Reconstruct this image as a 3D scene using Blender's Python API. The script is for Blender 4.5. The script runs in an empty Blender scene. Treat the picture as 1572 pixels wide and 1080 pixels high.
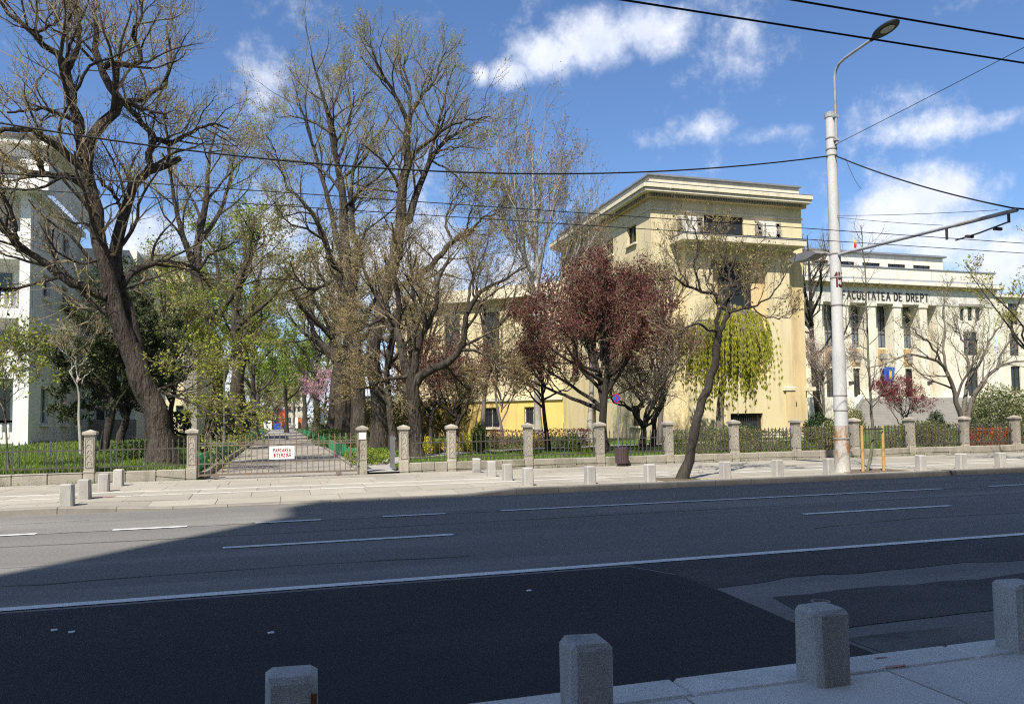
import bpy, math, random
import numpy as np
from mathutils import Vector, Matrix

scene = bpy.context.scene
COL = scene.collection
rad = math.radians

# ------------------------------------------------------------------ camera
FPX, PCX, PCY, EYE = 1180.0, 786.0, 585.0, 1.65          # focal length and principal point, in photograph pixels
_dy = np.array([430 - PCX, -(649 - PCY), -FPX]); _dx = np.array([4700 - PCX, -(588 - PCY), -FPX])
_Y = _dy / np.linalg.norm(_dy); _X = _dx - _Y * _dx.dot(_Y); _X /= np.linalg.norm(_X)
ROT = np.array([_X, _Y, np.cross(_X, _Y)])               # camera axes -> world axes (X along the street, Y into the park)
cam_data = bpy.data.cameras.new('camera')
cam = bpy.data.objects.new('camera', cam_data); COL.objects.link(cam)
cam.matrix_world = Matrix.Translation((0, 0, EYE)) @ Matrix(ROT.tolist()).to_4x4()
cam_data.sensor_fit = 'HORIZONTAL'; cam_data.sensor_width = 36.0
cam_data.lens = 36.0 * FPX / 1572.0
cam_data.shift_y = (PCY - 540.0) / 1572.0
cam_data.clip_start = 0.1; cam_data.clip_end = 6000.0
scene.camera = cam

def ray(x, y):
    v = ROT @ np.array([x - PCX, -(y - PCY), -FPX]); return v / np.linalg.norm(v)
def at(x, y, Y):
    d = ray(x, y); p = d * (Y / d[1]); return Vector((p[0], p[1], p[2] + EYE))
def gnd(x, y, z=0.0):
    d = ray(x, y); p = d * ((z - EYE) / d[2]); return Vector((p[0], p[1], z))

# ------------------------------------------------------------------ world, sun, exposure
SUN_AZ, SUN_EL = rad(36.5), rad(52.0)                    # direction the light travels (from +Y towards +X); height of the sun
world = bpy.data.worlds.new('World'); scene.world = world; world.use_nodes = True
wn = world.node_tree; wn.nodes.clear()
def wnode(t, **k):
    n = wn.nodes.new(t)
    for a, b in k.items(): setattr(n, a, b)
    return n
def wmath(op, a, b=None, clamp=False):
    n = wnode('ShaderNodeMath', operation=op); n.use_clamp = clamp
    for i, v in enumerate((a, b)):
        if v is None: continue
        if isinstance(v, (int, float)): n.inputs[i].default_value = v
        else: wn.links.new(v, n.inputs[i])
    return n.outputs[0]
sky = wnode('ShaderNodeTexSky', sky_type='NISHITA', sun_disc=False)
sky.sun_elevation = SUN_EL; sky.sun_rotation = SUN_AZ + math.pi
sky.altitude = 100; sky.air_density = 1.0; sky.dust_density = 0.4; sky.ozone_density = 2.5
tc = wnode('ShaderNodeTexCoord'); sep = wnode('ShaderNodeSeparateXYZ'); wn.links.new(tc.outputs['Generated'], sep.inputs[0])
az = wmath('ARCTAN2', sep.outputs[0], sep.outputs[1]); el = wmath('ARCSINE', sep.outputs[2])
comb = wnode('ShaderNodeCombineXYZ'); wn.links.new(az, comb.inputs[0]); wn.links.new(el, comb.inputs[1])
def blob(px, py, rx, ry, amp=1.0):
    d = ray(px, py); a = math.atan2(d[0], d[1]); e = math.asin(d[2])
    s = wnode('ShaderNodeVectorMath', operation='SUBTRACT'); wn.links.new(comb.outputs[0], s.inputs[0]); s.inputs[1].default_value = (a, e, 0)
    m = wnode('ShaderNodeVectorMath', operation='MULTIPLY'); wn.links.new(s.outputs[0], m.inputs[0])
    m.inputs[1].default_value = (FPX / rx * math.cos(e), FPX / ry, 0)
    l = wnode('ShaderNodeVectorMath', operation='LENGTH'); wn.links.new(m.outputs[0], l.inputs[0])
    return wmath('MULTIPLY', wmath('SUBTRACT', 1.0, l.outputs['Value']), amp)
acc = None
for b in [(792, 116, 50, 32), (845, 92, 80, 50), (915, 66, 96, 60, 1.05), (990, 46, 80, 54), (738, 116, 18, 22, .7),
          (430, 330, 75, 85), (520, 420, 170, 120), (640, 440, 170, 130), (250, 420, 150, 110, .8), (60, 330, 120, 60, .6), (780, 430, 90, 80, .8),
          (1430, 300, 100, 50), (1370, 345, 105, 62, .9), (1460, 365, 90, 55, .8), (1555, 400, 80, 48), (1310, 380, 80, 50, .6),
          (1080, 196, 70, 28, .5), (985, 214, 50, 22, .45), (1180, 206, 80, 20, .42), (1440, 196, 80, 26, .48), (1540, 184, 60, 22, .5), (430, 590, 330, 75, 1.0), (800, 560, 300, 60, .9), (100, 560, 260, 80, .9)]:
    v = blob(*b); acc = v if acc is None else wmath('MAXIMUM', acc, v)
ns = wnode('ShaderNodeTexNoise', noise_dimensions='3D'); ns.inputs['Scale'].default_value = 7; ns.inputs['Detail'].default_value = 9; ns.inputs['Roughness'].default_value = .68
wn.links.new(tc.outputs['Generated'], ns.inputs['Vector'])
n2 = wnode('ShaderNodeTexNoise'); n2.inputs['Scale'].default_value = 2.4; n2.inputs['Detail'].default_value = 3
wn.links.new(tc.outputs['Generated'], n2.inputs['Vector'])
back = wmath('MULTIPLY', wmath('SUBTRACT', 0.25, sep.outputs[1], True), 2.0, True)            # scattered clouds in the rest of the sky
acc = wmath('MAXIMUM', acc, wmath('MULTIPLY', wmath('SUBTRACT', n2.outputs[0], .48), wmath('MULTIPLY', back, 4.0)))
dens = wmath('ADD', wmath('MULTIPLY', wmath('MAXIMUM', acc, -.45), 1.25), wmath('MULTIPLY', wmath('SUBTRACT', ns.outputs[0], .55), 2.7))
ramp = wnode('ShaderNodeMapRange', interpolation_type='SMOOTHSTEP')
ramp.inputs['From Min'].default_value = -.08; ramp.inputs['From Max'].default_value = .80; ramp.inputs['To Max'].default_value = .94
wn.links.new(dens, ramp.inputs['Value'])
shade = wnode('ShaderNodeMixRGB'); shade.inputs[1].default_value = (4.2, 4.7, 5.9, 1); shade.inputs[2].default_value = (6.6, 6.7, 7.0, 1)
wn.links.new(wmath('MULTIPLY', wmath('SUBTRACT', ns.outputs[0], .35), 3.0, True), shade.inputs[0])
tint = wnode('ShaderNodeMixRGB', blend_type='MULTIPLY'); tint.inputs[0].default_value = 1; tint.inputs[2].default_value = (.67, .80, .97, 1); wn.links.new(sky.outputs[0], tint.inputs[1])   # deeper spring blue
mix = wnode('ShaderNodeMixRGB'); wn.links.new(ramp.outputs[0], mix.inputs[0]); wn.links.new(tint.outputs[0], mix.inputs[1]); wn.links.new(shade.outputs[0], mix.inputs[2])
bg = wnode('ShaderNodeBackground'); bg.inputs['Strength'].default_value = .115; wn.links.new(mix.outputs[0], bg.inputs['Color'])
wo = wnode('ShaderNodeOutputWorld'); wn.links.new(bg.outputs[0], wo.inputs['Surface'])

sd = bpy.data.lights.new('sun', 'SUN'); sd.energy = 4.9; sd.angle = rad(.53); sd.color = (1, .94, .84)
sun = bpy.data.objects.new('sun', sd); COL.objects.link(sun)
LDIR = Vector((math.sin(SUN_AZ) * math.cos(SUN_EL), math.cos(SUN_AZ) * math.cos(SUN_EL), -math.sin(SUN_EL)))
sun.rotation_euler = LDIR.to_track_quat('-Z', 'Y').to_euler(); sun.location = (-20, -30, 60)
vs = scene.view_settings; vs.view_transform = 'Standard'; vs.look = 'None'; vs.gamma = 1.0; vs.exposure = .58; vs.use_curve_mapping = False
scene.cycles.max_bounces = 6; scene.cycles.diffuse_bounces = 3; scene.cycles.glossy_bounces = 2; scene.cycles.transmission_bounces = 3; scene.cycles.transparent_max_bounces = 4
scene.cycles.use_adaptive_sampling = True; scene.cycles.use_denoising = False; scene.cycles.pixel_filter_type = 'BLACKMAN_HARRIS'; scene.cycles.filter_width = 1.15; scene.cycles.sample_clamp_indirect = 4.0

# ------------------------------------------------------------------ materials
MATS = {}
def M(name, c1, c2=None, scale=3.0, rough=.8, bump=.0, bscale=30.0, fine=None, stretch=(1, 1, 1), spec=.3, island=0.0, c3=None, s3=.4, t3=(.5, .62), metal=0.0, bdist=.02, vary=0.0, streak=0.0):
    """two tones blended by world-space noise, a third one as larger stains, fine grain, relief, per-object variation"""
    m = bpy.data.materials.new(name); m.use_nodes = True; t = m.node_tree; N, L = t.nodes, t.links
    p = N['Principled BSDF']; p.inputs['Roughness'].default_value = rough; p.inputs['Specular IOR Level'].default_value = spec; p.inputs['Metallic'].default_value = metal
    g = N.new('ShaderNodeNewGeometry'); mp = N.new('ShaderNodeMapping'); L.new(g.outputs['Position'], mp.inputs['Vector']); mp.inputs['Scale'].default_value = stretch
    def noise(sc, det=5, r=.6):
        n = N.new('ShaderNodeTexNoise'); n.inputs['Scale'].default_value = sc; n.inputs['Detail'].default_value = det; n.inputs['Roughness'].default_value = r
        L.new(mp.outputs[0], n.inputs['Vector']); return n.outputs[0]
    def rng(v, a, b):
        r = N.new('ShaderNodeMapRange'); r.inputs[1].default_value = a; r.inputs[2].default_value = b; L.new(v, r.inputs[0]); return r.outputs[0]
    def mixc(f, a, b, mode='MIX'):
        x = N.new('ShaderNodeMixRGB'); x.blend_type = mode
        for i, v in enumerate((f, a, b)):
            if hasattr(v, 'links'): L.new(v, x.inputs[i])
            elif i == 0: x.inputs[0].default_value = v
            else: x.inputs[i].default_value = (*v, 1)
        return x.outputs[0]
    c2 = c2 or tuple(c * .8 for c in c1)
    col = mixc(rng(noise(scale), .32, .68), c1, c2)
    if c3: col = mixc(rng(noise(s3, 6, .65), *t3), col, c3)
    if fine: col = mixc(1.0, col, mixc(rng(noise(fine[0], 2), .3, .7), (1 - fine[1],) * 3, (1 + fine[1],) * 3), 'MULTIPLY')
    if streak:                                              # rain streaks and grime running down
        sm = N.new('ShaderNodeMapping'); L.new(g.outputs['Position'], sm.inputs['Vector']); sm.inputs['Scale'].default_value = (1, 1, .09)
        sn = N.new('ShaderNodeTexNoise'); sn.inputs['Scale'].default_value = 1.9; sn.inputs['Detail'].default_value = 7; sn.inputs['Roughness'].default_value = .68; L.new(sm.outputs[0], sn.inputs['Vector'])
        col = mixc(rng(sn.outputs[0], .48, .74), col, mixc(1.0, col, (1 - streak, 1 - streak * 1.05, 1 - streak * 1.1), 'MULTIPLY'))
    if vary:
        oi = N.new('ShaderNodeObjectInfo'); col = mixc(1.0, col, mixc(oi.outputs['Random'], (1 - vary,) * 3, (1 + vary,) * 3), 'MULTIPLY')
    if island:
        col = mixc(1.0, col, mixc(g.outputs['Random Per Island'], (1 - island, 1 - island * .9, 1 - island), (1 + island,) * 3), 'MULTIPLY')
    L.new(col, p.inputs['Base Color'])
    if bump:
        bn = N.new('ShaderNodeBump'); bn.inputs['Strength'].default_value = bump; bn.inputs['Distance'].default_value = bdist
        L.new(noise(bscale, 4), bn.inputs['Height']); L.new(bn.outputs[0], p.inputs['Normal'])
    MATS[name] = m; return m
def LEAF(name, c1, c2, trans=.35, rough=.6):
    m = bpy.data.materials.new(name); m.use_nodes = True; t = m.node_tree; N, L = t.nodes, t.links
    p = N['Principled BSDF']; p.inputs['Roughness'].default_value = rough; p.inputs['Specular IOR Level'].default_value = .25
    g = N.new('ShaderNodeNewGeometry'); x = N.new('ShaderNodeMixRGB'); L.new(g.outputs['Random Per Island'], x.inputs[0])
    x.inputs[1].default_value = (*c1, 1); x.inputs[2].default_value = (*c2, 1); L.new(x.outputs[0], p.inputs['Base Color'])
    tr = N.new('ShaderNodeBsdfTranslucent'); L.new(x.outputs[0], tr.inputs['Color'])
    ms = N.new('ShaderNodeMixShader'); ms.inputs[0].default_value = trans; L.new(p.outputs[0], ms.inputs[1]); L.new(tr.outputs[0], ms.inputs[2])
    L.new(ms.outputs[0], N['Material Output'].inputs['Surface']); MATS[name] = m; return m
def GLASS(name, c, rough=.08):
    m = bpy.data.materials.new(name); m.use_nodes = True; p = m.node_tree.nodes['Principled BSDF']
    p.inputs['Base Color'].default_value = (*c, 1); p.inputs['Roughness'].default_value = rough; p.inputs['Specular IOR Level'].default_value = .6; MATS[name] = m; return m

M('asphalt_old', (.175, .167, .153), (.145, .139, .129), .7, .88, .5, 90, (150, .42), c3=(.215, .204, .185), s3=.45, stretch=(.16, 1, 1), bdist=.006)
M('asphalt_new', (.024, .026, .031), (.018, .020, .025), .8, .8, .6, 110, (170, .45), c3=(.030, .032, .037), s3=.5, stretch=(.4, 1, 1), bdist=.006)
M('asphalt_mid', (.060, .059, .060), (.045, .045, .047), .9, .85, .6, 100, (170, .4), c3=(.078, .076, .072), s3=.6, stretch=(.4, 1, 1), bdist=.006)
M('asphalt_dust', (.17, .158, .14), (.12, .113, .104), 1.2, .9, .5, 100, (150, .3), c3=(.062, .062, .064), s3=.8, bdist=.006)
M('road_paint', (.78, .77, .73), (.66, .65, .62), 6, .7, .2, 60, (90, .15), c3=(.30, .30, .29), s3=3.2, t3=(.60, .75))
M('road_paint_worn', (.30, .30, .29), (.20, .20, .195), 5, .8, .2, 60, (90, .2), c3=(.13, .13, .127), s3=2.5, t3=(.45, .6))
M('slab', (.355, .325, .265), (.305, .28, .23), 1.2, .85, .25, 60, (120, .10), c3=(.27, .25, .21), s3=.5, t3=(.55, .75), vary=.12, bdist=.004)
M('slab_pale', (.60, .58, .52), (.53, .51, .46), 2, .85, .2, 60, (120, .08), vary=.06, bdist=.004)
M('slab_near', (.70, .66, .59), (.58, .55, .50), 1.6, .8, .3, 70, (140, .34), c3=(.40, .395, .38), s3=.7, t3=(.52, .72), vary=.08, bdist=.004)
M('joint', (.16, .15, .13), (.11, .10, .09), 4, .95)
M('kerb_stone', (.30, .275, .235), (.22, .205, .175), 2.0, .85, .3, 50, (120, .12), c3=(.22, .20, .17), s3=.9, t3=(.56, .74), vary=.1, bdist=.006, streak=0.2)
M('granite', (.43, .41, .375), (.37, .355, .325), 4, .75, .25, 120, (150, .38), c3=(.27, .26, .235), s3=2.0, t3=(.58, .78), vary=.08, bdist=.004, streak=0.3)
M('plinth', (.36, .33, .27), (.27, .245, .20), 2.4, .9, .6, 40, (60, .2), c3=(.17, .165, .11), s3=1.3, t3=(.52, .7), vary=.1, bdist=.02, streak=0.35)
M('pier', (.42, .38, .31), (.34, .31, .26), 3, .9, .7, 36, (50, .22), c3=(.20, .185, .15), s3=2.0, t3=(.55, .72), vary=.12, bdist=.02, streak=0.35)
M('relief', (.36, .33, .27), (.22, .20, .17), 14, .9, .8, 40, (50, .25), bdist=.02)
M('iron', (.085, .075, .062), (.055, .052, .046), 6, .65, .2, 60, c3=(.14, .075, .04), s3=5, t3=(.62, .75), spec=.4)
M('gate_iron', (.20, .165, .13), (.12, .10, .085), 6, .65, .2, 60, c3=(.22, .10, .05), s3=3, t3=(.58, .7), spec=.4)
M('green_paint', (.03, .27, .10), (.02, .19, .075), 3, .5, .1, 40, vary=.2, c3=(.06, .26, .12), s3=2)
M('sign_white', (.80, .79, .76), (.72, .71, .68), 5, .5)
M('sign_red', (.50, .02, .045), (.42, .02, .05), 20, .6)
M('number_red', (.11, .012, .02), (.07, .01, .015), 20, .6)
M('blue_paint', (.03, .10, .42), (.02, .07, .33), 3, .4)
M('bark', (.105, .086, .068), (.042, .034, .028), 4.5, .95, 1.0, 11, (30, .4), stretch=(1, 1, .16), bdist=.22)
M('bark_dark', (.060, .049, .041), (.026, .022, .019), 3.0, .95, 1.0, 10, (26, .3), stretch=(1, 1, .25), bdist=.06)
M('bark_pale', (.42, .39, .34), (.27, .25, .21), 2.2, .9, .5, 8, (20, .2), stretch=(1, 1, .5), bdist=.03)
M('bark_grey', (.19, .165, .14), (.11, .095, .08), 3, .95, .8, 12, (30, .3), stretch=(1, 1, .3), bdist=.04)
M('bark_moss', (.16, .165, .11), (.12, .11, .085), 3, .95, .6, 14, (30, .25), stretch=(1, 1, .3), bdist=.03)
M('twig', (.33, .265, .17), (.20, .16, .105), 3, .95)
M('twig_grey', (.25, .215, .17), (.17, .145, .115), 3, .95)
M('twig_pale', (.30, .26, .21), (.21, .18, .14), 3, .95)
LEAF('leaf_lime', (.24, .30, .035), (.36, .38, .06))
LEAF('leaf_green', (.085, .16, .025), (.20, .27, .045))
LEAF('leaf_bud', (.25, .23, .07), (.42, .36, .13), .35)
LEAF('leaf_brown', (.18, .12, .058), (.32, .215, .105), .35)
LEAF('leaf_plum', (.075, .024, .024), (.22, .078, .066), .35)
LEAF('leaf_plum_brown', (.13, .062, .045), (.24, .13, .09), .3)
LEAF('leaf_red', (.13, .012, .03), (.26, .03, .05), .3)
LEAF('leaf_rust', (.26, .13, .045), (.40, .24, .10), .3)
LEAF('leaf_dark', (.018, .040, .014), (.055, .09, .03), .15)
LEAF('leaf_conifer', (.03, .045, .018), (.085, .10, .04), .2)
LEAF('leaf_willow', (.25, .28, .02), (.54, .52, .07), .4)
LEAF('leaf_hedge', (.05, .085, .02), (.17, .19, .05), .2)
LEAF('leaf_hedge_brown', (.12, .10, .045), (.24, .19, .08), .2)
LEAF('leaf_redhedge', (.32, .03, .02), (.50, .12, .03), .25)
LEAF('leaf_maroon', (.12, .045, .04), (.25, .12, .10), .25)
LEAF('leaf_varieg', (.12, .15, .05), (.40, .39, .22), .2)
LEAF('blossom_yellow', (.72, .55, .02), (.80, .68, .08), .3)
LEAF('blossom_pink', (.52, .24, .34), (.66, .40, .48), .3)
LEAF('blossom_pale', (.46, .34, .28), (.62, .50, .42), .3)
LEAF('grass', (.085, .17, .02), (.22, .34, .05), .35)
LEAF('weed', (.085, .155, .028), (.25, .34, .075), .35)
M('lawn', (.085, .14, .028), (.06, .10, .022), 2.5, .95, .6, 25, (40, .35), c3=(.13, .12, .06), s3=.35, t3=(.58, .75), bdist=.05)
M('earth', (.16, .125, .09), (.11, .088, .065), 2, .95, .6, 20, (40, .3), c3=(.07, .10, .03), s3=.5, bdist=.05)
M('far_ground', (.10, .12, .06), (.14, .13, .09), .05, .95)
M('drive', (.34, .305, .255), (.27, .245, .205), 1.3, .9, .4, 30, (60, .2), c3=(.19, .175, .16), s3=.5, t3=(.5, .65), bdist=.02)
M('path', (.36, .34, .31), (.30, .28, .26), 1.3, .9, .3, 30, (60, .15))
M('wall_cream', (.74, .635, .40), (.69, .59, .37), .35, .9, .15, 12, (40, .05), c3=(.68, .55, .31), s3=.12, t3=(.5, .7), bdist=.01, streak=0.28)
M('wall_tan', (.73, .56, .31), (.68, .52, .285), .5, .9, .15, 12, (40, .05), c3=(.63, .49, .28), s3=.2, bdist=.01, streak=0.28)
M('wall_pale', (.74, .67, .50), (.69, .62, .46), .4, .9, .12, 12, (40, .05), c3=(.66, .57, .39), s3=.15, t3=(.5, .72), bdist=.01, streak=0.3)
M('wall_hall', (.79, .745, .62), (.74, .695, .575), .4, .9, .12, 12, (40, .05), c3=(.70, .63, .48), s3=.15, t3=(.5, .72), bdist=.01, streak=.3)
M('wall_yellow', (.72, .52, .17), (.68, .48, .155), .4, .9, .1, 12, (40, .05), c3=(.64, .46, .18), s3=.2, streak=0.22)
M('wall_white', (.80, .79, .75), (.75, .74, .70), .4, .85, .1, 12, (40, .04), c3=(.68, .66, .60), s3=.2, t3=(.55, .75), streak=0.25)
M('wall_beige', (.60, .54, .42), (.55, .49, .38), .4, .9, .1, 12, c3=(.50, .45, .35), s3=.2)
M('stone_grey', (.33, .31, .28), (.26, .245, .22), 1.0, .9, .3, 20, (50, .15), bdist=.01)
M('stone_white', (.72, .70, .63), (.62, .60, .53), 1.5, .85, .3, 15, (40, .12), c3=(.40, .38, .33), s3=2, t3=(.58, .75), bdist=.02, streak=0.3)
M('stain_tan', (.56, .38, .16), (.46, .33, .17), 1.2, .9, .2, 15, c3=(.34, .25, .15), s3=1.2)
M('roof_metal', (.24, .255, .27), (.18, .19, .20), 1.0, .5, .1, 10, spec=.5)
M('roof_orange', (.55, .16, .06), (.44, .12, .05), 2, .8, .3, 12)
M('dark_metal', (.06, .055, .05), (.04, .037, .034), 5, .5, spec=.5)
M('frame_dark', (.045, .030, .022), (.03, .021, .016), 4, .6)
M('frame_white', (.62, .61, .57), (.55, .54, .50), 4, .6)
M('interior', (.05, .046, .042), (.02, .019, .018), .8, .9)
M('grey_block', (.22, .21, .20), (.17, .165, .16), .6, .9)
M('pole_paint', (.58, .58, .56), (.47, .47, .455), 2.2, .6, .25, 40, (50, .12), stretch=(1, 1, .35), c3=(.33, .31, .28), s3=3.0, t3=(.62, .76), bdist=.006)
M('pole_rust', (.52, .50, .46), (.40, .37, .33), 2.6, .75, .35, 40, (40, .2), stretch=(1.3, 1.3, .5), c3=(.33, .165, .06), s3=2.4, t3=(.47, .56), bdist=.01)
M('steel', (.40, .41, .42), (.32, .33, .34), 3, .5, .1, 30, spec=.5, c3=(.26, .25, .24), s3=2)
M('steel_old', (.36, .34, .32), (.25, .23, .21), 4, .65, .2, 30, c3=(.24, .14, .09), s3=4, t3=(.55, .7))
M('lamp_grey', (.20, .20, .205), (.16, .16, .165), 4, .5)
M('lamp_black', (.022, .022, .024), (.016, .016, .018), 4, .45)
M('lens', (.50, .49, .44), (.42, .41, .37), 30, .3)
M('cable', (.014, .014, .016), (.010, .010, .012), 4, .7)
M('cable_grey', (.06, .06, .065), (.045, .045, .05), 4, .7)
M('bin_wood', (.085, .055, .055), (.055, .038, .040), 8, .7, .3, 30, vary=.2)
M('stake_wood', (.52, .33, .13), (.43, .27, .10), 3, .75, .2, 20, (30, .15), stretch=(1, 1, .2))
M('bench_block', (.34, .36, .40), (.29, .31, .35), 3, .85)
M('office', (.56, .53, .47), (.50, .47, .42), .5, .9, .1, 10)
GLASS('glass', (.030, .036, .042)); GLASS('glass_sky', (.16, .20, .24), .05); GLASS('glass_warm', (.10, .085, .065), .15)

# ------------------------------------------------------------------ mesh helpers
def link(name, me, parent=None):
    o = bpy.data.objects.new(name, me); COL.objects.link(o)
    if parent is not None: o.parent = parent
    return o
def tag(o, label=None, cat=None, group=None, kind=None):
    if label: o['label'] = label
    if cat: o['category'] = cat
    if group: o['group'] = group
    if kind: o['kind'] = kind
    return o
def empty(name, loc, label, cat, group=None):
    o = link(name, None); o.location = loc; o.empty_display_size = .3; return tag(o, label, cat, group)
class MB:
    """collects boxes, prisms, tubes, lathes; build() makes ONE mesh (world coordinates; origin moved to the parent when parented)"""
    def __init__(s): s.v, s.f, s.m, s.mi = [], [], [], 0
    def add(s, vs, fs):
        b = len(s.v); s.v += [tuple(v) for v in vs]; s.f += [tuple(i + b for i in f) for f in fs]; s.m += [s.mi] * len(fs); return s
    def box(s, x0, x1, y0, y1, z0, z1, bev=0.0):
        if bev <= 0:
            return s.add([(x, y, z) for z in (z0, z1) for y in (y0, y1) for x in (x0, x1)],
                         [(0, 2, 3, 1), (4, 5, 7, 6), (0, 1, 5, 4), (2, 6, 7, 3), (0, 4, 6, 2), (1, 3, 7, 5)])
        b = bev                                           # chamfered top and upright edges
        def ring(i, z): return [(x0 + i, y0 + b, z), (x0 + b, y0 + i, z), (x1 - b, y0 + i, z), (x1 - i, y0 + b, z), (x1 - i, y1 - b, z), (x1 - b, y1 - i, z), (x0 + b, y1 - i, z), (x0 + i, y1 - b, z)]
        vs = ring(0, z0) + ring(0, z1 - b) + [(x0 + b, y0 + b, z1), (x0 + b, y0 + b, z1), (x1 - b, y0 + b, z1), (x1 - b, y0 + b, z1), (x1 - b, y1 - b, z1), (x1 - b, y1 - b, z1), (x0 + b, y1 - b, z1), (x0 + b, y1 - b, z1)]
        vs = vs[:16] + [vs[16], vs[18], vs[20], vs[22]]
        fs = [tuple(reversed(range(8)))]
        fs += [(i, (i + 1) % 8, 8 + (i + 1) % 8, 8 + i) for i in range(8)]
        c = [16, 16, 17, 17, 18, 18, 19, 19]
        for i in range(8):
            a, d = c[i], c[(i + 1) % 8]
            fs.append((8 + i, 8 + (i + 1) % 8, a) if a == d else (8 + i, 8 + (i + 1) % 8, d, a))
        fs.append((16, 17, 18, 19)); return s.add(vs, fs)
    def obox(s, c, ax, ay, az_):                          # oriented box: centre, three half-axis vectors
        c, ax, ay, az_ = map(Vector, (c, ax, ay, az_))
        return s.add([c + ax * i + ay * j + az_ * k for k in (-1, 1) for j in (-1, 1) for i in (-1, 1)],
                     [(0, 2, 3, 1), (4, 5, 7, 6), (0, 1, 5, 4), (2, 6, 7, 3), (0, 4, 6, 2), (1, 3, 7, 5)])
    def prism(s, poly, z0, z1):                           # polygon in plan, extruded up
        n = len(poly); vs = [(p[0], p[1], z0) for p in poly] + [(p[0], p[1], z1) for p in poly]
        return s.add(vs, [tuple(reversed(range(n))), tuple(range(n, 2 * n))] + [(i, (i + 1) % n, n + (i + 1) % n, n + i) for i in range(n)])
    def prof(s, poly, a, b, ext):                         # polygon of (u,v) along vectors a,b, extruded by ext; a = (origin, u, v)
        o, u, v = map(Vector, (a[0], a[1], b)); e = Vector(ext); n = len(poly)
        p = [o + u * q[0] + v * q[1] for q in poly]
        return s.add(p + [q + e for q in p], [tuple(reversed(range(n))), tuple(range(n, 2 * n))] + [(i, (i + 1) % n, n + (i + 1) % n, n + i) for i in range(n)])
    def tube(s, pts, r, sides=8, cap=True):
        pts = [Vector(p) for p in pts]; n = len(pts); rs = r if isinstance(r, (list, tuple)) else [r] * n
        d0 = (pts[-1] - pts[0]).normalized(); ref = Vector((0, 0, 1)) if abs(d0.z) < .8 else Vector((1, 0, 0))
        vs = []
        for i, p in enumerate(pts):
            t = (pts[min(i + 1, n - 1)] - pts[max(i - 1, 0)]).normalized(); u = t.cross(ref).normalized(); w = t.cross(u)
            vs += [p + (u * math.cos(2 * math.pi * k / sides) + w * math.sin(2 * math.pi * k / sides)) * rs[i] for k in range(sides)]
        fs = [(i * sides + k, i * sides + (k + 1) % sides, (i + 1) * sides + (k + 1) % sides, (i + 1) * sides + k) for i in range(n - 1) for k in range(sides)]
        s.add(vs, fs)
        if cap: s.add(vs[:sides], [tuple(reversed(range(sides)))]); s.add(vs[-sides:], [tuple(range(sides))])
        return s
    def lathe(s, c, prof, sides=16):                      # profile of (r, z) about the vertical through c
        c = Vector(c); vs = [c + Vector((r * math.cos(2 * math.pi * k / sides), r * math.sin(2 * math.pi * k / sides), z)) for r, z in prof for k in range(sides)]
        n = len(prof)
        fs = [(i * sides + k, i * sides + (k + 1) % sides, (i + 1) * sides + (k + 1) % sides, (i + 1) * sides + k) for i in range(n - 1) for k in range(sides)]
        s.add(vs, fs); s.add(vs[:sides], [tuple(reversed(range(sides)))]); return s.add(vs[-sides:], [tuple(range(sides))])
    def mesh(s, name, mats, off=(0, 0, 0), smooth=False):
        me = bpy.data.meshes.new(name); off = Vector(off)
        me.from_pydata([Vector(v) - off for v in s.v], [], s.f)
        for m in (mats if isinstance(mats, (list, tuple)) else [mats]): me.materials.append(MATS[m])
        if max(s.m, default=0): me.polygons.foreach_set('material_index', s.m)
        if smooth: me.polygons.foreach_set('use_smooth', [len(f) <= 4 for f in s.f])
        me.validate(); me.update(); return me
    def build(s, name, mats, parent=None, smooth=False, origin=None):
        off = root_loc(parent) if parent is not None else (Vector(origin) if origin is not None else Vector((0, 0, 0)))
        o = link(name, s.mesh(name, mats, off, smooth), parent)
        if parent is None and origin is not None: o.location = origin
        return o
def root_loc(o):
    l = Vector((0, 0, 0))
    while o is not None: l = l + o.location; o = o.parent
    return l
def put(name, me, loc, parent=None, rz=0.0):
    """another object on shared mesh data at a world location"""
    o = link(name, me, parent); o.location = Vector(loc) - (root_loc(parent) if parent is not None else Vector((0, 0, 0))); o.rotation_euler.z = rz; return o
def np_mesh(name, parts, mats, off=(0, 0, 0)):
    """parts: list of (verts (n,3), faces (m,k), material index, smooth)"""
    V = np.concatenate([p[0] for p in parts]) - np.array(off)
    me = bpy.data.meshes.new(name); me.vertices.add(len(V)); me.vertices.foreach_set('co', V.astype(np.float32).ravel())
    loops, tot, mi, sm, b = [], [], [], [], 0
    for v, f, k, s_ in parts:
        loops.append((f + b).ravel()); tot.append(np.full(len(f), f.shape[1])); mi.append(np.full(len(f), k)); sm.append(np.full(len(f), s_)); b += len(v)
    loops = np.concatenate(loops); tot = np.concatenate(tot)
    me.loops.add(len(loops)); me.loops.foreach_set('vertex_index', loops.astype(np.int32))
    me.polygons.add(len(tot)); me.polygons.foreach_set('loop_start', np.concatenate([[0], np.cumsum(tot)[:-1]]).astype(np.int32))
    me.polygons.foreach_set('material_index', np.concatenate(mi).astype(np.int32)); me.polygons.foreach_set('use_smooth', np.concatenate(sm).astype(bool))
    for m in mats: me.materials.append(MATS[m])
    me.update(calc_edges=True); return me

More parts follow.
